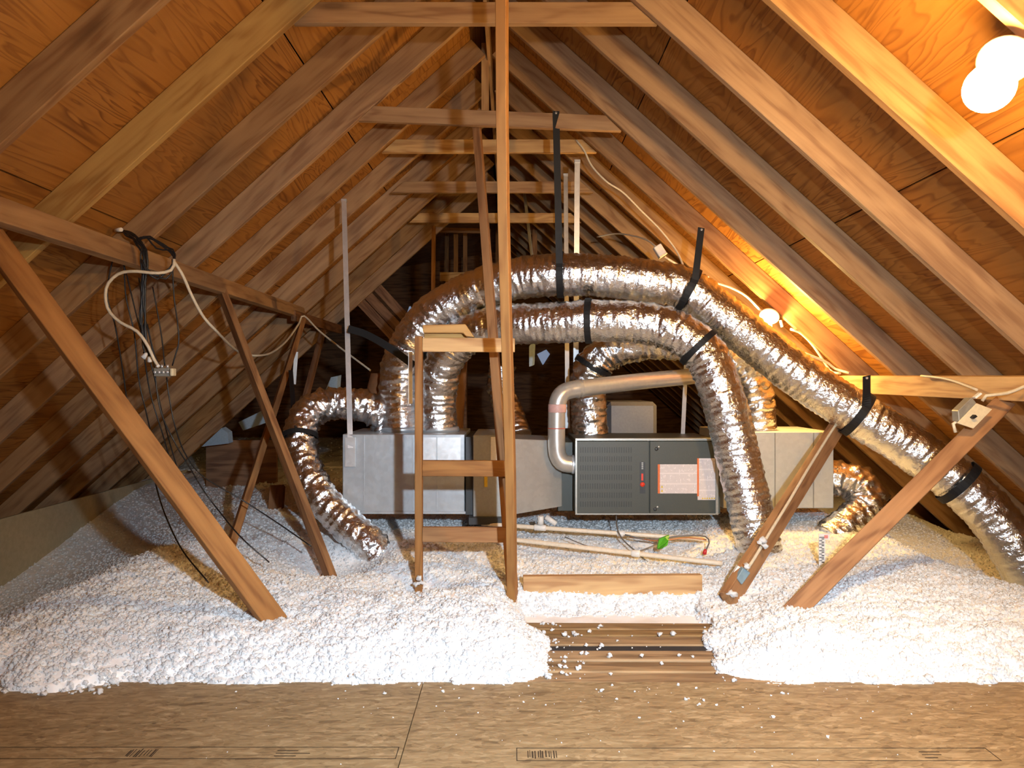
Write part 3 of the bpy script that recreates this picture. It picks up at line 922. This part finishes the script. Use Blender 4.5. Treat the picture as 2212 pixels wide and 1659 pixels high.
# coil case
cc = thing('coil_case', P(1060, 1124, 4.7), 'grey evaporator coil case behind the ladder, on a dark drain pan', 'coil case')
b = MB(); panel_box(b, 1022, 1106, 940, 1118, 4.44, 5.05); b.build('body', plain('coil_case_paint', (0.36, 0.37, 0.36), 0.45, 0.2), cc, bevel=0.004)
b = MB(); panel_box(b, 1006, 1022, 944, 1112, 4.48, 5.05); b.build('tape_joint', M_FURND, cc)
b = MB(); panel_box(b, 1012, 1116, 1118, 1134, 4.40, 5.08); b.build('drain_pan', M_FURND, cc, bevel=0.003)
b = MB(); panel_box(b, 1046, 1053, 1030, 1052, 4.435, 4.44); b.build('sticker', M_YELLOW, cc)
b = MB(); panel_box(b, 1060, 1082, 944, 1000, 4.435, 4.44); b.build('sticker', M_WHITE, cc)
# tapered transition
tr = MB()
F0 = [P(1108, 1112, 4.50), P(1214, 1094, 4.62), P(1214, 952, 4.62), P(1108, 948, 4.50)]
tr.prism(F0, (0, 0.42, 0))
o = tr.build('transition_duct', M_GALV2, None, 0.003); tag(o, 'tapered sheet-metal transition between coil case and furnace', 'duct')
# furnace
FF = 4.45
fu = thing('furnace', P(1400, 1112, 4.75), 'dark grey horizontal gas furnace with louvred door and warning labels', 'furnace')
b = MB(); a, c = panel_box(b, 1244, 1556, 950, 1110, FF + 0.012, 5.08); b.build('cabinet', M_FURN, fu, bevel=0.003)
b = MB(); panel_box(b, 1205, 1243, 955, 1104, 4.64, 5.06); b.build('blower_end', M_FURN, fu, bevel=0.003)
b = MB(); panel_box(b, 1246, 1402, 953, 1109, FF - 0.004, FF + 0.012); door = b.build('louvred_door', M_FURN, fu, bevel=0.002)
b = MB(); panel_box(b, 1404, 1546, 953, 1109, FF - 0.004, FF + 0.012); door2 = b.build('burner_door', M_FURN, fu, bevel=0.002)
b = MB(); panel_box(b, 1546, 1552, 953, 1109, FF - 0.012, FF + 0.012); b.build('edge_rail', M_EDGE, fu, bevel=0.001)
b = MB(); panel_box(b, 1243, 1246.5, 951, 1110, FF - 0.010, FF + 0.012); b.build('edge_rail', M_EDGE, fu)
b = MB(); panel_box(b, 1243, 1556, 947, 952, FF - 0.012, FF + 0.02); b.build('top_rail', M_EDGE, fu, bevel=0.001)
b = MB(); panel_box(b, 1243, 1552, 1109, 1112, FF - 0.012, FF + 0.02); b.build('bottom_rail', M_EDGE, fu)
# louvres: rows of short upright slots
lv = MB()
for r in range(7):
    yt = 966 + r*19.5
    for k in range(22):
        x = 1253 + k*5.2
        q0 = P(x, yt + 12, FF - 0.004); q1 = P(x + 2.4, yt, FF - 0.004)
        lv.box((q0.x, FF - 0.0052, q0.z), (q1.x, FF - 0.0035, q1.z))
o = lv.build('louvre_slots', plain('louvre_shadow', (0.038, 0.040, 0.036), 0.5), door); tag(o, kind='stuff')
# brand strip: dark plate, pale letters, red mark
b = MB(); panel_box(b, 1382, 1394, 998, 1066, FF - 0.006, FF - 0.003); strip = b.build('badge_strip', M_FURND, door)
b = MB(); panel_box(b, 1385.5, 1389.5, 1023, 1038, FF - 0.0075, FF - 0.0055); b.build('badge_bar', M_REDLOGO, door)
b = MB(); b.lathe([(0.0141, 0), (0.0141, .002)], P(1387.8, 1046.5, FF - 0.006), (0, -1, 0), 20); b.build('badge_dot', M_REDLOGO, door)
b = MB()
for k in range(4): panel_box(b, 1386, 1389.5, 999 + k*4, 1001.5 + k*4, FF - 0.0072, FF - 0.0055)
b.build('badge_letters', M_EDGE, door)
# warning labels
def label_mat():
    m, nt, bs = newmat('warning_label_print')
    tc = nd(nt, 'TexCoord'); mp = nd(nt, 'Mapping'); nt.links.new(tc.outputs['Object'], mp.inputs[0])
    mp.inputs['Scale'].default_value = (1, 1, 1)
    sx = nd(nt, 'SeparateXYZ'); nt.links.new(mp.outputs[0], sx.inputs[0])
    lines = math_n(nt, 'GREATER_THAN', math_n(nt, 'FRACT', math_n(nt, 'MULTIPLY', sx.outputs[0], 130.0)), 0.52)
    cols = math_n(nt, 'LESS_THAN', math_n(nt, 'FRACT', math_n(nt, 'MULTIPLY', sx.outputs[2], 16.0)), 0.86)
    wn = noise_n(nt, tc.outputs['Object'], 55, 2)
    brk = math_n(nt, 'GREATER_THAN', wn, 0.42)
    f = math_n(nt, 'MULTIPLY', math_n(nt, 'MULTIPLY', lines, cols), brk)
    nt.links.new(mix(nt, math_n(nt, 'MULTIPLY', f, 0.42), (0.74, 0.66, 0.64), (0.25, 0.2, 0.2)), bs.inputs['Base Color'])
    bs.inputs['Roughness'].default_value = 0.5
    return m
M_LABEL = label_mat()
b = MB(); panel_box(b, 1423, 1508, 1003, 1066, FF - 0.0055, FF - 0.003); b.build('warning_label', M_LABEL, door2)
b = MB(); panel_box(b, 1507, 1546, 990, 1080, FF - 0.0062, FF - 0.003); b.build('warning_label', M_LABEL, door2)
b = MB(); panel_box(b, 1421, 1425.5, 1003, 1066, FF - 0.0065, FF - 0.0045); b.build('label_stripe', M_ORANGE, door2)
b = MB(); panel_box(b, 1506, 1510, 990, 1072, FF - 0.0072, FF - 0.0045); b.build('label_stripe', M_ORANGE, door2)
def tri(px, py, s):
    b = MB(); b.prism([P(px-s, py+s, FF-0.0075), P(px+s, py+s, FF-0.0075), P(px, py-s, FF-0.0075)], (0, 0.0015, 0)); b.build('warning_sign', M_YELLOW, door2)
for p in ((1430, 1051), (1430, 1060)): tri(*p, 2.6)
for k in range(6): tri(1518 + k*5, 1076, 2.0)
for (px, py) in ((1423, 965), (1420, 1095)):
    MB().lathe([(0.008, 0), (0.008, .004), (0.003, .006)], P(px, py, FF - 0.004), (0,-1,0), 12).build('screw', M_EDGE, door2)
    MB().lathe([(0.011, 0), (0.011, .003), (0.003, .003)], P(px - 5, py + 5, FF - 0.003), (0,-1,0), 12).build('latch', M_FURND, door2)
for (px, py) in ((1400, 951),):
    MB().lathe([(0.006, 0), (0.006, .004), (0.002, .005)], P(px, py, FF + 0.012), (0,-1,0), 10).build('screw', M_STRAPM, fu)
# return plenum
rp = thing('return_plenum', P(1700, 1102, 5.0), 'pale sheet-metal return plenum behind the brace with the white cable', 'plenum')
ZR = 4.75
b = MB(); panel_box(b, 1562, 1801, 933, 1098, ZR, 5.35); b.build('body', galv('return_plenum_sheet', (0.55, 0.56, 0.52), 0.45, 0.35), rp, bevel=0.004)
for x in (1674, 1757):
    q0 = P(x-1, 1097, ZR); q1 = P(x+1, 935, ZR)
    MB().box((q0.x, ZR-0.005, q0.z), (q1.x, ZR, q1.z)).build('seam', M_GREYBOX, rp)
q = P(1838, 1036, 4.9)
# second unit in the gloom behind the furnace
b = MB(); q0 = P(1312, 935, 5.6); q1 = P(1420, 868, 5.6)
b.box((q0.x, 5.6, q0.z - .35), (q1.x, 6.2, q1.z)); o = b.build('back_plenum', plain('dull_grey_sheet', (0.14, 0.14, 0.15), 0.5, 0.3), None, 0.03); tag(o, 'dim grey metal box behind the furnace under the flue pipe', 'plenum')
o = MB().lathe([(0.10, 0), (0.11, .03), (0.09, .16), (0.0, .17)], P(825, 860, 5.0), (0.1, 0, 1), 20).build('duct_cap', M_BRONZE)
tag(o, 'rounded brown cap beside the base of the duct risers', 'cap')

# flue pipe
fl_pts = [P(1256, 1003, 4.525), P(1236, 1003, 4.525)]
corner1 = [P(1218, 1000, 4.52), P(1208, 990, 4.52), P(1203, 972, 4.52)]
mid = [P(1202, 930, 4.52), P(1203, 885, 4.52)]
corner2 = [P(1206, 864, 4.52), P(1216, 849, 4.53), P(1234, 842, 4.55)]
end = [P(1262, 838, 4.58), P(1380, 824, 4.78), P(1505, 812, 5.0)]
path = fl_pts + corner1 + mid + corner2 + end
fp = thing('flue_pipe', P(1205, 1010, 4.45), 'bent metal flue pipe rising from the furnace side and running back', 'pipe')
MB().tube(spline(path, 0.02), 0.053, 24).build('pipe', M_GALV2, fp)
def ringat(p, d, r, wd, m, nm):
    MB().lathe([(r*.98, -wd/2), (r, -wd*.4), (r, wd*.4), (r*.98, wd/2)], p, d, 24).build(nm, m, fp)
ringat(P(1238, 1003, 4.525), (1,0,0), 0.058, 0.018, M_STRAPM, 'joint_ring')
ringat(P(1248, 840, 4.565), (1,0.25,0.05), 0.057, 0.016, M_GALV2, 'joint_ring')
ringat(P(1256, 839, 4.575), (1,0.25,0.05), 0.057, 0.012, M_GALV2, 'joint_ring')
ringat(P(1203.5, 882, 4.52), (0,0,1), 0.0555, 0.05, plain('pink_tape', (0.60, 0.36, 0.33), 0.5), 'tape_band')
ringat(P(1202, 925, 4.52), (0,0,1), 0.0548, 0.006, plain('red_tape', (0.5, 0.12, 0.09), 0.5), 'tape_band')

# metal hangers
def hanger(px0, py0, y0, px1, py1, y1, w, label, m=None, hook=True):
    root = thing('metal_hanger', P(px1, py1, y1), label, 'hanger')
    b = MB(); A = P(px0, py0, y0); B = P(px1, py1, y1)
    ribbon(b, [A.lerp(B, k/8) for k in range(9)], Vector((1, 0.12, 0)), w, 0.004)
    b.build('strip', m or M_STRAPM, root)
    if hook:
        MB().box((A.x - w*.55, A.y - .006, A.z - .02), (A.x + w*.55, A.y + .02, A.z)).build('top_tab', M_STRAPM, root)
    return root
h = hanger(743, 430, 4.96, 757, 968, 4.48, 0.032, 'bright galvanized hanger strip with foot plate holding the supply plenum')
q0 = P(746, 1008, 4.49); q1 = P(768, 945, 4.49)
MB().box((q0.x, 4.482, q0.z), (q1.x, 4.492, q1.z)).build('foot_plate', M_STRAPM, h)
hanger(1247, 345, 5.0, 1243, 925, 5.05, 0.036, 'bright galvanized hanger strip dropping behind the top duct to the furnace')
hanger(1222, 375, 5.62, 1226, 925, 5.3, 0.032, 'dim galvanized hanger strip beside the brightest one over the furnace')
hanger(1484, 740, 5.0, 1475, 937, 5.0, 0.028, 'thin grey hanger strip standing on the furnace behind the end of the flue pipe', hook=False)
hanger(1130, 395, 7.6, 1150, 560, 7.4, 0.03, 'thin faint hanger strip high behind the leaning post', hook=False)
hanger(640, 760, 6.0, 635, 830, 6.0, 0.03, 'short pale metal strip hanging in the dark above the curling duct', hook=False)
o = MB().box(P(882, 872, 3.72), P(891, 760, 3.73)).build('plastic_strip', M_WHITE); tag(o, 'white plastic strip standing behind the outer ladder rail', 'strip')
o = MB().box(P(1101, 850, 3.70), P(1107, 805, 3.71)).build('plastic_strip', M_WHITE); tag(o, 'short white strip peeping out beside the leaning post', 'strip')

# ================================================================== PIPES ON THE INSULATION
def pipe(name, a, bb, r, label, fits):
    root = thing(name, a, label, 'pipe')
    MB().tube(spline([a, a.lerp(bb, .5), bb], 0.05), r, 14).build('pipe', M_PVC, root)
    d = (bb - a).normalized()
    for f, l in fits:
        p = a.lerp(bb, f); MB().tube([p - d*l/2, p - d*l*.45, p + d*l*.45, p + d*l/2], [r*1.25, r*1.45, r*1.45, r*1.25], 14).build('coupling', M_WHITE, root)
    return root
p1 = pipe('pvc_pipe', P(1040, 1131, 4.42), P(1535, 1166, 4.22), 0.0125, 'white plastic pipe with a tee lying nearest the furnace', ((0.265, .07), (0.62, .045)))
q = P(1168, 1133, 4.36); MB().tube([q, q + Vector((0, 0, .05))], 0.018, 12).build('tee_branch', M_WHITE, p1)
MB().tube([q + Vector((.03, 0, .045)), q + Vector((.09, -0.01, .005))], 0.015, 12).build('tee_branch', M_WHITE, p1)
pipe('pvc_pipe', P(1085, 1163, 4.16), P(1560, 1217, 3.78), 0.0125, 'white plastic pipe with one coupling lying in front of the other', ((0.63, .045),))

def cable(name, pts, r, mat, label=None, parent=None, cat='cable', group=None, seg=8):
    o = MB().tube(spline([P(*p) for p in pts], 0.03), r, seg).build(name, mat, parent)
    if label: tag(o, label, cat, group)
    return o
# wire tangle by the pipes
wt = thing('thermostat_wires', P(1440, 1190, 4.0), 'tangle of thin grey wires with a green tag and red nut', 'wires')
M_GREYW = plain('grey_wire', (0.16, 0.15, 0.14), 0.5)
cable('wire', [(1331,1112,4.46),(1333,1140,4.3),(1345,1165,4.2),(1372,1190,4.05),(1400,1215,3.95),(1425,1228,3.9)], 0.004, M_GREYW, parent=wt)
cable('wire', [(1350,1155,4.2),(1400,1165,4.15),(1470,1158,4.15),(1520,1158,4.1),(1532,1170,4.05),(1524,1190,4.0)], 0.004, M_GREYW, parent=wt)
cable('wire', [(1360,1160,4.2),(1420,1168,4.12),(1480,1162,4.1),(1526,1166,4.06)], 0.0035, M_COPPER, parent=wt)
cable('wire', [(1418,1176,4.08),(1395,1185,4.05),(1370,1192,4.02),(1320,1190,4.0),(1270,1180,4.1),(1220,1160,4.2)], 0.003, M_GREYW, parent=wt)
gb = MB()
rr = random.Random(4)
gp = [P(1420,1185,4.03), P(1424,1165,4.04), P(1436,1160,4.03), P(1446,1156,4.05), P(1444,1168,4.0), P(1442,1178,4.0), P(1432,1184,3.99), P(1422,1187,4.0)]
gb.prism(gp, (0, 0.02, 0)).build('green_tag', M_GREEN, wt, bevel=0.004)
MB().lathe([(0.004, 0), (0.012, .004), (0.010, .02), (0.006, .03), (0.0, .032)], P(1521, 1198, 3.99), (0.3, 0, 1), 12).build('wire_nut', M_RED, wt)

# insulation depth marker
mk = thing('depth_marker', P(1776, 1222, 3.65), 'white paper depth ruler with red tip standing in the insulation', 'ruler')
MB().box(P(1769, 1222, 3.65), P(1782, 1153, 3.653)).build('card', M_WHITE, mk)
MB().box(P(1781, 1166, 3.648), P(1791, 1153, 3.654)).build('flag', M_WHITE, mk)
MB().box(P(1781, 1163, 3.646), P(1788, 1156, 3.649)).build('red_print', plain('pink_print', (0.75, 0.25, 0.22), 0.5), mk)
tk = MB()
for k in range(8):
    y0 = 1160 + k*7.2
    tk.box(P(1770, y0 + 1.5, 3.648), P(1776 if k % 2 else 1780, y0, 3.650))
    tk.box(P(1775, y0 + 5, 3.648), P(1780, y0 + 3.2, 3.650))
tk.build('scale_marks', M_BLACK, mk)

# electrical boxes on the right braces
sw = thing('switch_box', P(2105, 905, 3.20), 'grey switch box with ivory cover plate and black toggle on a brace', 'switch')
def plate(b, corners, th): b.prism([P(*c) for c in corners], Vector((0, th, 0)))
b = MB(); plate(b, ((2068, 914, 3.125), (2110, 871, 3.155), (2144, 884, 3.175), (2103, 926, 3.145)), 0.006); b.build('cover_plate', M_IVORY, sw, bevel=0.0015)
b = MB(); plate(b, ((2070, 887, 3.145), (2100, 858, 3.165), (2110, 871, 3.165), (2072, 912, 3.145)), 0.05); b.build('box_body', M_GREYBOX, sw, bevel=0.003)
b = MB(); plate(b, ((2100, 902, 3.125), (2108, 896, 3.125), (2112, 900, 3.125), (2104, 905, 3.125)), 0.03); b.build('toggle', M_BLACK, sw)
b = MB(); plate(b, ((2106, 858, 3.145), (2119, 848, 3.145), (2122, 851, 3.145), (2109, 861, 3.145)), 0.02); b.build('clamp', M_WHITE, sw)
cable('switch_cable', [(2122, 866, 3.19), (2126, 856, 3.18), (2145, 853, 3.17), (2180, 848, 3.10), (2215, 834, 3.04), (2260, 818, 2.93)], 0.007, M_WHTCAB, 'white cable leaving the switch box along the pale purlin')
cable('switch_cable', [(2076, 905, 3.18), (2062, 912, 3.18), (2058, 922, 3.18), (2064, 934, 3.18)], 0.007, M_WHTCAB, 'short white cable stub curling from the switch box foot')
jb = thing('outlet_box', P(1595, 1262, 3.37), 'blue-grey outlet box with a pale back plate low on a brace', 'outlet box')
b = MB(); plate(b, ((1592, 1250, 3.34), (1606, 1226, 3.37), (1622, 1238, 3.38), (1603, 1264, 3.35)), 0.035); b.build('box_body', M_BLUEBOX, jb, bevel=0.004)
b = MB(); plate(b, ((1576, 1250, 3.38), (1594, 1222, 3.41), (1604, 1228, 3.41), (1590, 1254, 3.385)), 0.02); b.build('back_plate', M_WHITE, jb)
cable('brace_cable', [(1612, 1232, 3.40), (1630, 1205, 3.46), (1660, 1155, 3.58), (1700, 1090, 3.76), (1740, 1022, 3.96), (1775, 965, 4.15), (1806, 916, 4.34)], 0.0075, M_WHTCAB, 'white cable running straight down the brace to the outlet box')
# fluffs caught on the lumber
for (c, r, s) in ((P(1648, 1168, 3.50), 0.030, 1), (P(1652, 1180, 3.48), 0.022, 2), (P(1641, 1172, 3.49), 0.02, 9), (P(1613, 1222, 3.36), 0.02, 3), (P(1580, 1282, 3.28), 0.03, 4), (P(690, 1152, 4.02), 0.013, 5), (P(684, 1160, 4.02), 0.010, 6), (P(700, 1175, 3.99), 0.010, 7), (P(905, 1248, 3.45), 0.02, 8), (P(899, 1262, 3.45), 0.022, 10), (P(911, 1258, 3.45), 0.02, 11)):
    lump(crumbs_plank, c, r, s*5)
o = crumbs.build('insulation_crumbs', M_FIBRE); tag(o, 'scattered crumbs of white insulation on the platform', 'insulation', kind='stuff')
o = crumbs_plank.build('insulation_tufts', M_FIBRE); tag(o, 'white insulation tufts caught on walkway planks and braces', 'insulation', kind='stuff')

# ================================================================== LAMPS
def lamp(name, base, aim, label, strength, br, scale=1.0, energy=1.0):
    aim = Vector(aim).normalized()
    root = thing(name, base, label, 'lamp')
    s = scale
    MB().lathe([(0.0, 0), (0.056*s, 0), (0.058*s, .008*s), (0.050*s, .016*s), (0.026*s, .030*s), (0.022*s, .045*s), (0.0, .046*s)], base, aim, 28).build('porcelain_holder', M_PORC, root)
    prof = [(0.014*s, .045*s), (0.016*s, .058*s)]
    c = 0.046*s + br*1.55
    for k in range(1, 13):
        a = math.pi*(1 - k/12.0)*0.86
        prof.append((br*math.sin(a) if k < 12 else 0.0005, c - br*math.cos(math.pi - a) * -1 * -1 if False else c + br*math.cos(a)))
    MB().lathe(prof, base, aim, 24).build('bulb', emit(name + '_glow', BULB_COL, strength), root)
    return root, Vector(base) + aim*c
L1, _ = lamp('ceiling_lamp', P(2172, 128, 1.93), (-0.52, -0.40, -0.62), 'large glaring bare bulb in a porcelain holder high under the rafters', NEAR_BULB*10, 0.060, 1.15)
L2, _ = lamp('ceiling_lamp', P(1662, 682, 4.93), (-0.35, -0.55, -0.60), 'smaller glowing bare bulb wired to the rafters beside the long duct', FAR_BULB*10, 0.034, 1.15)

# ================================================================== CABLES
# left bundle over the purlin
ZC = 3.62
bd = thing('cable_bundle', P(312, 600, ZC), 'bundle of black coaxial cables slung over the purlin', 'cables')
rr = random.Random(21)
for k in range(7):
    j = lambda s: rr.uniform(-s, s)
    cable('cable', [(258+j(8), 497+j(4), ZC+.03), (280+j(8), 506+j(5), ZC-.03), (300+j(10), 525+j(6), ZC-.07), (312+j(9), 560+j(8), ZC-.08), (310+j(7), 620+j(10), ZC-.07), (308+j(6), 690+j(10), ZC-.06), (312+j(6), 735+j(8), ZC-.05), (322+j(8), 765+j(5), ZC-.05)], 0.0045, M_BLKCAB, parent=bd)
for k in range(4):
    cable('cable', [(296+j(6), 520, ZC-.06), (320+j(6), 512+j(6), ZC-.05), (345+j(8), 530+j(10), ZC-.04), (372+j(6), 548+j(8), ZC-.03), (376, 565, ZC-.04), (350+j(10), 596+j(8), ZC-.06), (320+j(8), 588+j(8), ZC-.08), (305, 560, ZC-.09)], 0.004, M_BLKCAB, parent=bd)
cable('tie', [(250, 497, ZC), (262, 496, ZC-.03)], 0.010, M_WHITE, parent=bd)
wires = [
 [(254,540,ZC),(240,575,ZC),(232,640,ZC+.02),(248,700,ZC+.05),(262,780,ZC+.1),(280,900,ZC+.2),(300,1000,ZC+.35)],
 [(262,555,ZC),(275,600,ZC),(300,700,ZC),(330,800,ZC),(352,900,ZC+.05),(375,985,ZC+.2),(400,1060,ZC+.5),(430,1110,ZC+.8)],
 [(300,600,ZC),(312,680,ZC),(330,760,ZC),(345,880,ZC),(380,960,ZC),(410,1010,ZC+.1),(440,1060,ZC+.2),(470,1100,ZC+.2),(520,1160,ZC),(582,1215,ZC)],
 [(372,560,ZC-.03),(376,640,ZC),(384,700,ZC),(386,740,ZC),(378,770,ZC),(372,790,ZC)],
 [(360,815,ZC),(366,860,ZC),(378,920,ZC),(400,980,ZC+.1),(440,1030,ZC+.2),(520,1078,ZC+.3),(600,1130,ZC+.3),(672,1180,ZC+.2)],
 [(330,1010,3.6),(340,1060,3.5),(360,1120,3.4),(395,1190,3.3),(450,1258,3.18)],
 [(318,700,ZC),(335,770,ZC),(352,800,ZC)],
 [(268,560,ZC),(272,640,ZC),(290,720,ZC+.03),(300,820,ZC+.06),(318,900,ZC+.1),(340,1000,ZC+.3)],
 [(330,620,ZC),(348,720,ZC),(356,790,ZC-.02)],
 [(310,760,ZC),(325,850,ZC+.05),(352,940,ZC+.1),(372,1010,ZC+.3)],
]
for i, wpts in enumerate(wires):
    cable('cable', wpts, 0.0035, M_BLKCAB, parent=bd)
cable('white_cable', [(376,560,ZC-.05),(372,582,ZC-.06),(340,590,ZC-.10),(290,586,ZC-.12),(255,592,ZC-.12),(230,620,ZC-.12),(232,665,ZC-.12),(258,695,ZC-.12),(295,715,ZC-.12),(318,745,ZC-.12),(332,775,ZC-.11),(340,788,ZC-.1)], 0.0075, M_WHTCAB, 'white cable looping out beneath the purlin down to the splitter')
cable('white_cable', [(376,565,ZC-.05),(395,595,ZC-.02),(415,640,ZC+.05),(440,685,ZC+.15),(470,718,ZC+.3),(500,748,4.4),(525,764,4.72),(560,768,4.9),(590,760,5.2),(620,735,5.6),(645,700,6.0),(656,682,6.1),(690,715,6.0),(740,755,5.8),(800,800,5.6)], 0.0075, M_WHTCAB, 'white cable swagged from the purlin past the brown brace to the dark')
spl = thing('cable_splitter', P(355, 812, ZC-.03), 'small metal cable splitter dangling from the black cables', 'splitter')
MB().box(P(332, 813, ZC-.04), P(370, 795, ZC-.01)).build('body', M_GREYBOX, spl, bevel=0.002)
for k in range(4):
    MB().lathe([(0.007, 0), (0.007, .014), (0.005, .016)], P(337 + k*9, 804, ZC-.04), (0, -1, 0), 10).build('port', M_STRAPM, spl)
for k in range(3):
    MB().lathe([(0.006, 0), (0.006, .016)], P(338 + k*12, 795, ZC-.025), (0, 0, 1), 10).build('port', M_STRAPM, spl)
MB().box(P(367, 812, ZC-.055), P(381, 796, ZC-.02)).build('end_plug', M_IVORY, spl, bevel=0.003)
for (px, py, r, tl) in ((313, 768, 0.016, -.3), (323, 776, 0.014, .3), (340, 788, 0.012, .6)):
    d = Vector((tl, -0.4, -0.7)).normalized()
    MB().lathe([(0.004, -r), (r*.55, -r*.6), (r*.75, r), (0.0, r*1.1)], P(px, py, ZC-.07), d, 12).build('connector', M_WHITE, spl)

# right cables
cable('lamp_cable', [(1245, 303, 5.0), (1262, 325, 5.0), (1278, 358, 5.0), (1310, 392, 5.0), (1345, 415, 5.02), (1385, 455, 5.05), (1425, 495, 5.08), (1460, 540, 5.08), (1478, 578, 5.0)], 0.0065, M_WHTCAB, 'white cable winding down the rafters from the pale collar tie')
cable('lamp_cable', [(1436, 555, 5.0), (1470, 575, 5.0), (1515, 596, 4.98), (1545, 610, 4.96), (1580, 622, 4.96), (1612, 640, 4.96), (1640, 668, 4.95), (1655, 680, 4.95)], 0.0075, M_WHTCAB, 'white cable feeding the glowing bulb from the junction block')
cable('lamp_cable', [(1708, 711, 4.92), (1730, 720, 4.94), (1755, 745, 4.95), (1778, 778, 4.96), (1796, 803, 4.96), (1815, 806, 4.9)], 0.0085, M_WHTCAB, 'upper white cable looping from the bulb to the pale purlin')
cable('lamp_cable', [(1682, 738, 4.86), (1710, 752, 4.86), (1745, 766, 4.88), (1785, 782, 4.9), (1805, 797, 4.9), (1835, 806, 4.84)], 0.0085, M_WHTCAB, 'lower white cable looping from the bulb to the pale purlin')
cable('lamp_cable', [(1290, 512, 5.9), (1330, 505, 5.7), (1370, 510, 5.4), (1400, 520, 5.15), (1418, 534, 5.02)], 0.006, M_WHTCAB, 'thin cable reaching the white junction block from the dark')
cable('purlin_cable', [(1990, 812, 3.83), (2030, 816, 3.67), (2060, 823, 3.56), (2095, 836, 3.44), (2110, 842, 3.39)], 0.006, M_WHTCAB, 'thin cable stapled across the face of the pale purlin')
jn = thing('junction_block', P(1425, 556, 5.0), 'small white junction block between rafters above the top duct', 'junction box')
MB().box((-0.028, -0.03, -0.042), (0.028, 0.02, 0.042), Matrix.Translation(P(1425, 543, 4.98)) @ Matrix.Rotation(math.radians(-32), 4, 'Y')).build('body', M_WHITE, jn, bevel=0.004)
MB().box((-0.028, -0.034, -0.042), (0.028, 0.02, -0.030), Matrix.Translation(P(1425, 543, 4.98)) @ Matrix.Rotation(math.radians(-32), 4, 'Y')).build('end_cap', M_IVORY, jn, bevel=0.002)
b = MB(); b.tube([P(1518, 601, 4.9), P(1531, 600, 4.9)], 0.011, 10); o = b.build('cable_staple', M_WHITE); tag(o, 'tiny white cable clip shining on the rafter near the bend strap', 'clip')
b = MB(); b.tube([P(1686, 692, 4.88), P(1690, 706, 4.88)], 0.009, 10); o = b.build('pull_chain_fitting', M_WHITE); tag(o, 'tiny white fitting just beside the smaller glowing bulb', 'fitting')

# pale scraps in the gloom
def scrap(pts, y, label, m=None):
    o = MB().prism([P(px, py, y) for px, py in pts], (0.02, 0.05, 0.01)).build('daylight_gap' if m else 'insulation_scrap', m or M_BLUE); tag(o, label, 'gap' if m else 'scrap')
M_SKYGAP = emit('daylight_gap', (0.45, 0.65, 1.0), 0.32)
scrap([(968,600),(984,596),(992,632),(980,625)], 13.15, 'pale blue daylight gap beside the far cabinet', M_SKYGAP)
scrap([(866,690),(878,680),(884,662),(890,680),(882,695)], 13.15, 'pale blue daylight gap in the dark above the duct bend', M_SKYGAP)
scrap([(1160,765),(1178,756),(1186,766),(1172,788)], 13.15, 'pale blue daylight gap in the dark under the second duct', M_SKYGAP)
scrap([(1143,748),(1148,742),(1152,742),(1150,790),(1143,792)], 6.4, 'narrow pale scrap hanging in the dark beside the leaning post')
scrap([(435,965),(478,925),(492,935),(494,958)], 6.6, 'large pale blue wedge of facing behind the orange braces')
scrap([(515,912),(560,890),(580,880),(570,915),(525,930)], 6.8, 'smaller pale blue facing piece beside the brown brace')
scrap([(700,850),(715,815),(730,812),(728,838)], 6.8, 'pale grey triangle of facing above the curling duct')
# dim wall of the eave chase on the left
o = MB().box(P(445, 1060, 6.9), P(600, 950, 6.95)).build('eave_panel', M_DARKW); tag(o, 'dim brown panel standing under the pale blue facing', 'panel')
